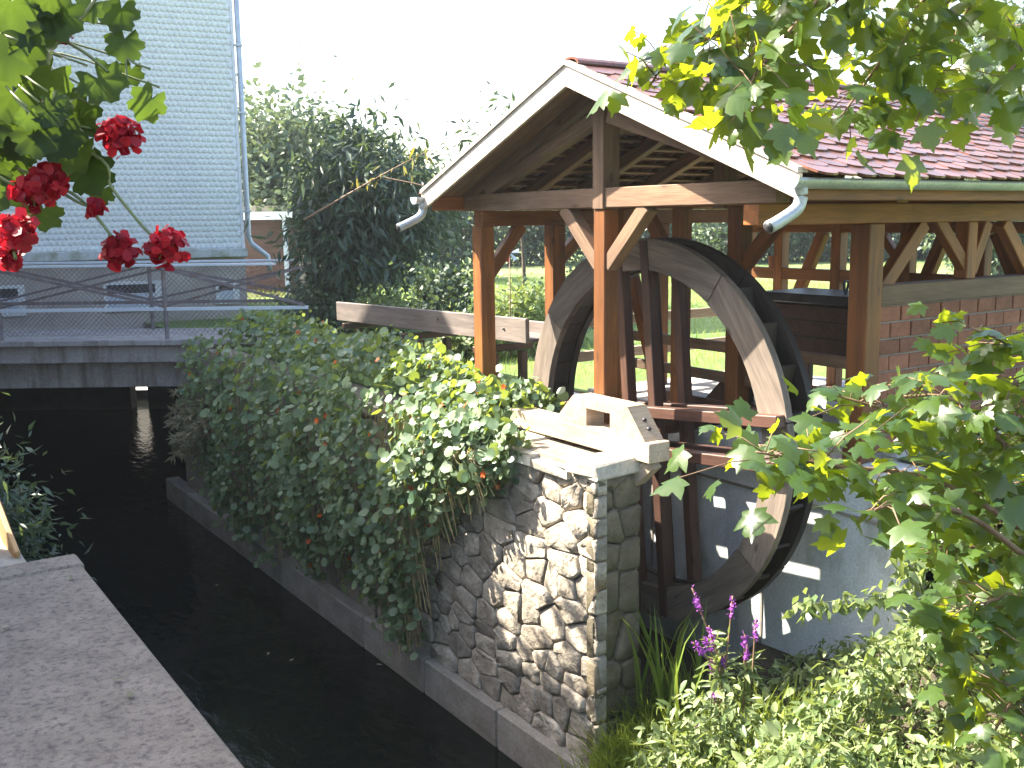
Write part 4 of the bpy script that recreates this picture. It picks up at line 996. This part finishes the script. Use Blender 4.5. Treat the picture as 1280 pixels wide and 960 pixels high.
maple(ms, [([(1335, 700, 4.2), (1180, 605, 3.9), (1040, 582, 3.7), (945, 565, 3.6)], 1.5),
           ([(1335, 600, 4.2), (1220, 540, 4.1), (1120, 515, 4.0), (1030, 490, 4.0)], .8),
           ([(1335, 520, 4.2), (1290, 450, 4.1), (1240, 420, 4.0), (1215, 410, 4.0)], .6),
           ([(1335, 640, 4.2), (1260, 560, 3.9), (1190, 500, 3.8), (1130, 495, 3.8)], 1.1),
           ([(1335, 740, 4.2), (1220, 650, 3.7), (1140, 630, 3.5), (1080, 640, 3.4)], .4),
           ([(1335, 700, 4.4), (1290, 640, 4.3), (1230, 610, 4.3), (1190, 630, 4.3)], 1.8),
           ([(1335, 860, 4.2), (1290, 770, 4.0), (1240, 750, 3.9), (1215, 790, 3.9)], 1.6),
           ([(1335, 950, 4.2), (1300, 880, 3.8), (1265, 880, 3.6), (1240, 920, 3.6)], 1.2),
           ([(1335, 600, 4.3), (1290, 560, 4.0), (1280, 500, 4.0), (1265, 470, 4.0)], 1.0),
           ([(1335, 800, 5.0), (1270, 720, 5.0), (1210, 680, 5.0), (1170, 660, 5.1)], 2.6)], 980, .098, .12, (-.35, -.3, -.2), 300, 4, 1.0, .55)

# ================================================================== GERANIUM AT THE LEFT
ge = empty('geranium', at(-60, 200, 1.5), 'trailing geranium with scarlet flower heads hanging at the upper left corner', 'geranium')
fb = empty('flower_box', XY(-1.35, 1.6, -1.5), 'wooden flower box on a post at the left picture edge', 'flower box', rz=-TH)
hbox('box', -1.75, -1.0, 1.45, 1.7, .02, .22, m_dark, fb); hbox('post', -1.42, -1.34, 1.54, 1.62, -1.5, .02, m_dark, fb)
gm = [tmesh('leaf', t_, m_ger) for t_ in GER]
GL = [(150, 18, 50, 1.45), (155, 55, 45, 1.45), (128, 105, 64, 1.4), (162, 92, 34, 1.5), (186, 130, 50, 1.45), (95, 155, 70, 1.42), (75, 25, 95, 1.3), (25, 35, 100, 1.25), (15, 125, 95, 1.3), (58, 95, 72, 1.35),
      (112, 215, 60, 1.42), (92, 190, 56, 1.4), (28, 175, 66, 1.35), (14, 205, 50, 1.4), (126, 240, 34, 1.45), (45, 60, 90, 1.32), (5, 75, 80, 1.2), (40, 150, 70, 1.38), (70, 125, 60, 1.4), (110, 10, 36, 1.4), (10, 10, 90, 1.2),
      (55, 268, 44, 1.45), (-20, 160, 80, 1.3), (-10, 240, 60, 1.35), (75, 175, 60, 1.36), (40, 5, 80, 1.3), (105, 135, 50, 1.45)]
GL = [(x, y, min(s_, 60), d) for x, y, s_, d in GL]
for k in range(34):
    x = 105 * random.random() ** 1.2 - 25; GL.append((x, random.uniform(-15, 265 - .9 * max(0, x)), random.uniform(26, 62), random.uniform(1.25, 1.5)))
bm = bmesh.new(); hub = at(-90, 110, 1.5)
for k, (x, y, s, d) in enumerate(GL):
    p = at(x, y, d); sz_ = s * d / F
    to = -Vector(ray(x, y)); nn = np.array([to + Vector(RNG.normal(size=3) * .45) + Vector((0, 0, .35))]); dd = np.array([np.array(-Vector(cu) + Vector(cr) * random.uniform(-.9, .9))])
    Rk = frames(dd, nn, [sz_])[0]; base = np.array(p) - Rk[:, 1] * .5
    link('leaf', gm[k % 3], None, ge, mat4(Rk, base))
    b_ = Vector(base); mid = b_.lerp(hub, .5) + Vector((0, 0, .05)); tube_bm(bm, bez([hub, mid, b_], 5), .0016, 5)
FLS = [(150, 170, 29, 1.42), (60, 228, 26, 1.4), (38, 242, 24, 1.35), (22, 292, 30, 1.32), (151, 314, 27, 1.42), (210, 308, 29, 1.42), (48, 140, 17, 1.36), (78, 44, 9, 1.4), (120, 262, 9, 1.42), (15, 322, 12, 1.33)]
stm = {4: [(40, 215), (95, 245), (128, 280)], 5: [(112, 190), (140, 235), (185, 290)], 0: [(60, 150), (110, 160)], 3: [(-20, 240)], 8: [(70, 235)], 9: [(10, 300)]}
for k, (x, y, s, d) in enumerate(FLS):
    c = at(x, y, d); r_ = s * d / F; n = max(16, int(s * 3.4))
    dirs = rdir(n, tuple(-Vector(ax_y) * .35)); Ps = np.array(c) + dirs * r_ * (.25 + .60 * RNG.random((n, 1)))
    dd = nrm(np.cross(dirs, rdir(n)) + dirs * .5)
    PET = ([(0, 0, 0), (.35, .45, .08), (.32, .85, .12), (0, 1, .02), (-.32, .85, .12), (-.35, .45, .08)], [(0, 1, 2, 3, 4, 5)])
    link('flower_head', inst_mesh('flower_head', PET[0], PET[1], frames(dd, dirs, .0155 + .006 * RNG.random(n)), Ps - dd * .008), m_petal, ge)
    way = [at(a, b, d) for a, b in stm.get(k, [(x * .4 - 40, y - 40)])]
    tube_bm(bm, bez([hub] + way + [c], 6), .0022, 6)
    for q in range(10 if s > 15 else 4):
        tube_bm(bm, [c - Vector(cu) * (-r_ * .6), Vector(Ps[q])], .0009, 4)
tube_bm(bm, bez([hub, at(60, 60, 1.4), at(100, 25, 1.4), at(128, -15, 1.4)], 6), .0026, 6)
tube_bm(bm, bez([at(60, 40, 1.42), at(105, 65, 1.4), at(135, 90, 1.4)], 6), .0024, 6)
tube_bm(bm, bez([at(160, 110, 1.45), at(158, 75, 1.45), at(170, 80, 1.45), at(188, 86, 1.45)], 6), .0016, 5)
link('stems', bm_mesh(bm, 'stems'), m_stem, ge, smooth=True)

# ================================================================== FLOATING LEAVES
me_fl = tmesh('floating_leaf', SIMPLE, m_straws)
lab = ['pale leaf floating on the water near the left slab', 'small leaf floating beneath the hanging nasturtiums', 'leaf adrift mid stream', 'tiny leaf floating near the wall plinth', 'leaf floating close to the near stream edge']
for k, (x, y) in enumerate(((272, 732), (405, 750), (336, 815), (470, 830), (362, 826))):
    r_ = ray(x, y); p = r_ * ((WATER + .006) / r_[2])
    o = link('floating_leaf', me_fl, None, None, Matrix.Translation(p) @ Matrix.Rotation(k * 1.3, 4, 'Z') @ Matrix.Diagonal((.07, .07, .02, 1))); tag(o, lab[k], 'leaf', 'leaves floating on the stream')

fl_lab = ['pale dry leaf lying near the far corner of the slab', 'dry leaf lying at the left edge of the slab', 'small curled leaf lying in the middle of the slab', 'dry leaf lying near the stream edge of the slab']
for k, (x, y) in enumerate(((90, 724), (14, 782), (140, 850), (165, 872))):
    r_ = ray(x, y); p = r_ * (-1.492 / r_[2])
    o = link('fallen_leaf', me_fl, None, None, Matrix.Translation(p) @ Matrix.Rotation(k * 2.1, 4, 'Z') @ Matrix.Rotation(.25, 4, 'X') @ Matrix.Diagonal((.045, .045, .03, 1))); tag(o, fl_lab[k], 'leaf', 'dry leaves on the slab')

# ================================================================== HAZE
hz = box('haze', (-150, -70, -6.0), (150, 150, 11.5), None); hz['kind'] = 'stuff'
mh_ = bpy.data.materials.new('haze'); mh_.use_nodes = True; hn = mh_.node_tree.nodes; hn.clear()
ho = hn.new('ShaderNodeOutputMaterial'); hv = hn.new('ShaderNodeVolumePrincipled'); hv.inputs['Color'].default_value = (.86, .92, 1, 1); hv.inputs['Density'].default_value = HAZE; hv.inputs['Anisotropy'].default_value = .4
mh_.node_tree.links.new(hv.outputs[0], ho.inputs['Volume']); hz.data.materials.append(mh_)

# ================================================================== lift everything so that the water lies at z = 0
for o in scene.objects:
    if o.parent is None: o.location.z += -WATER
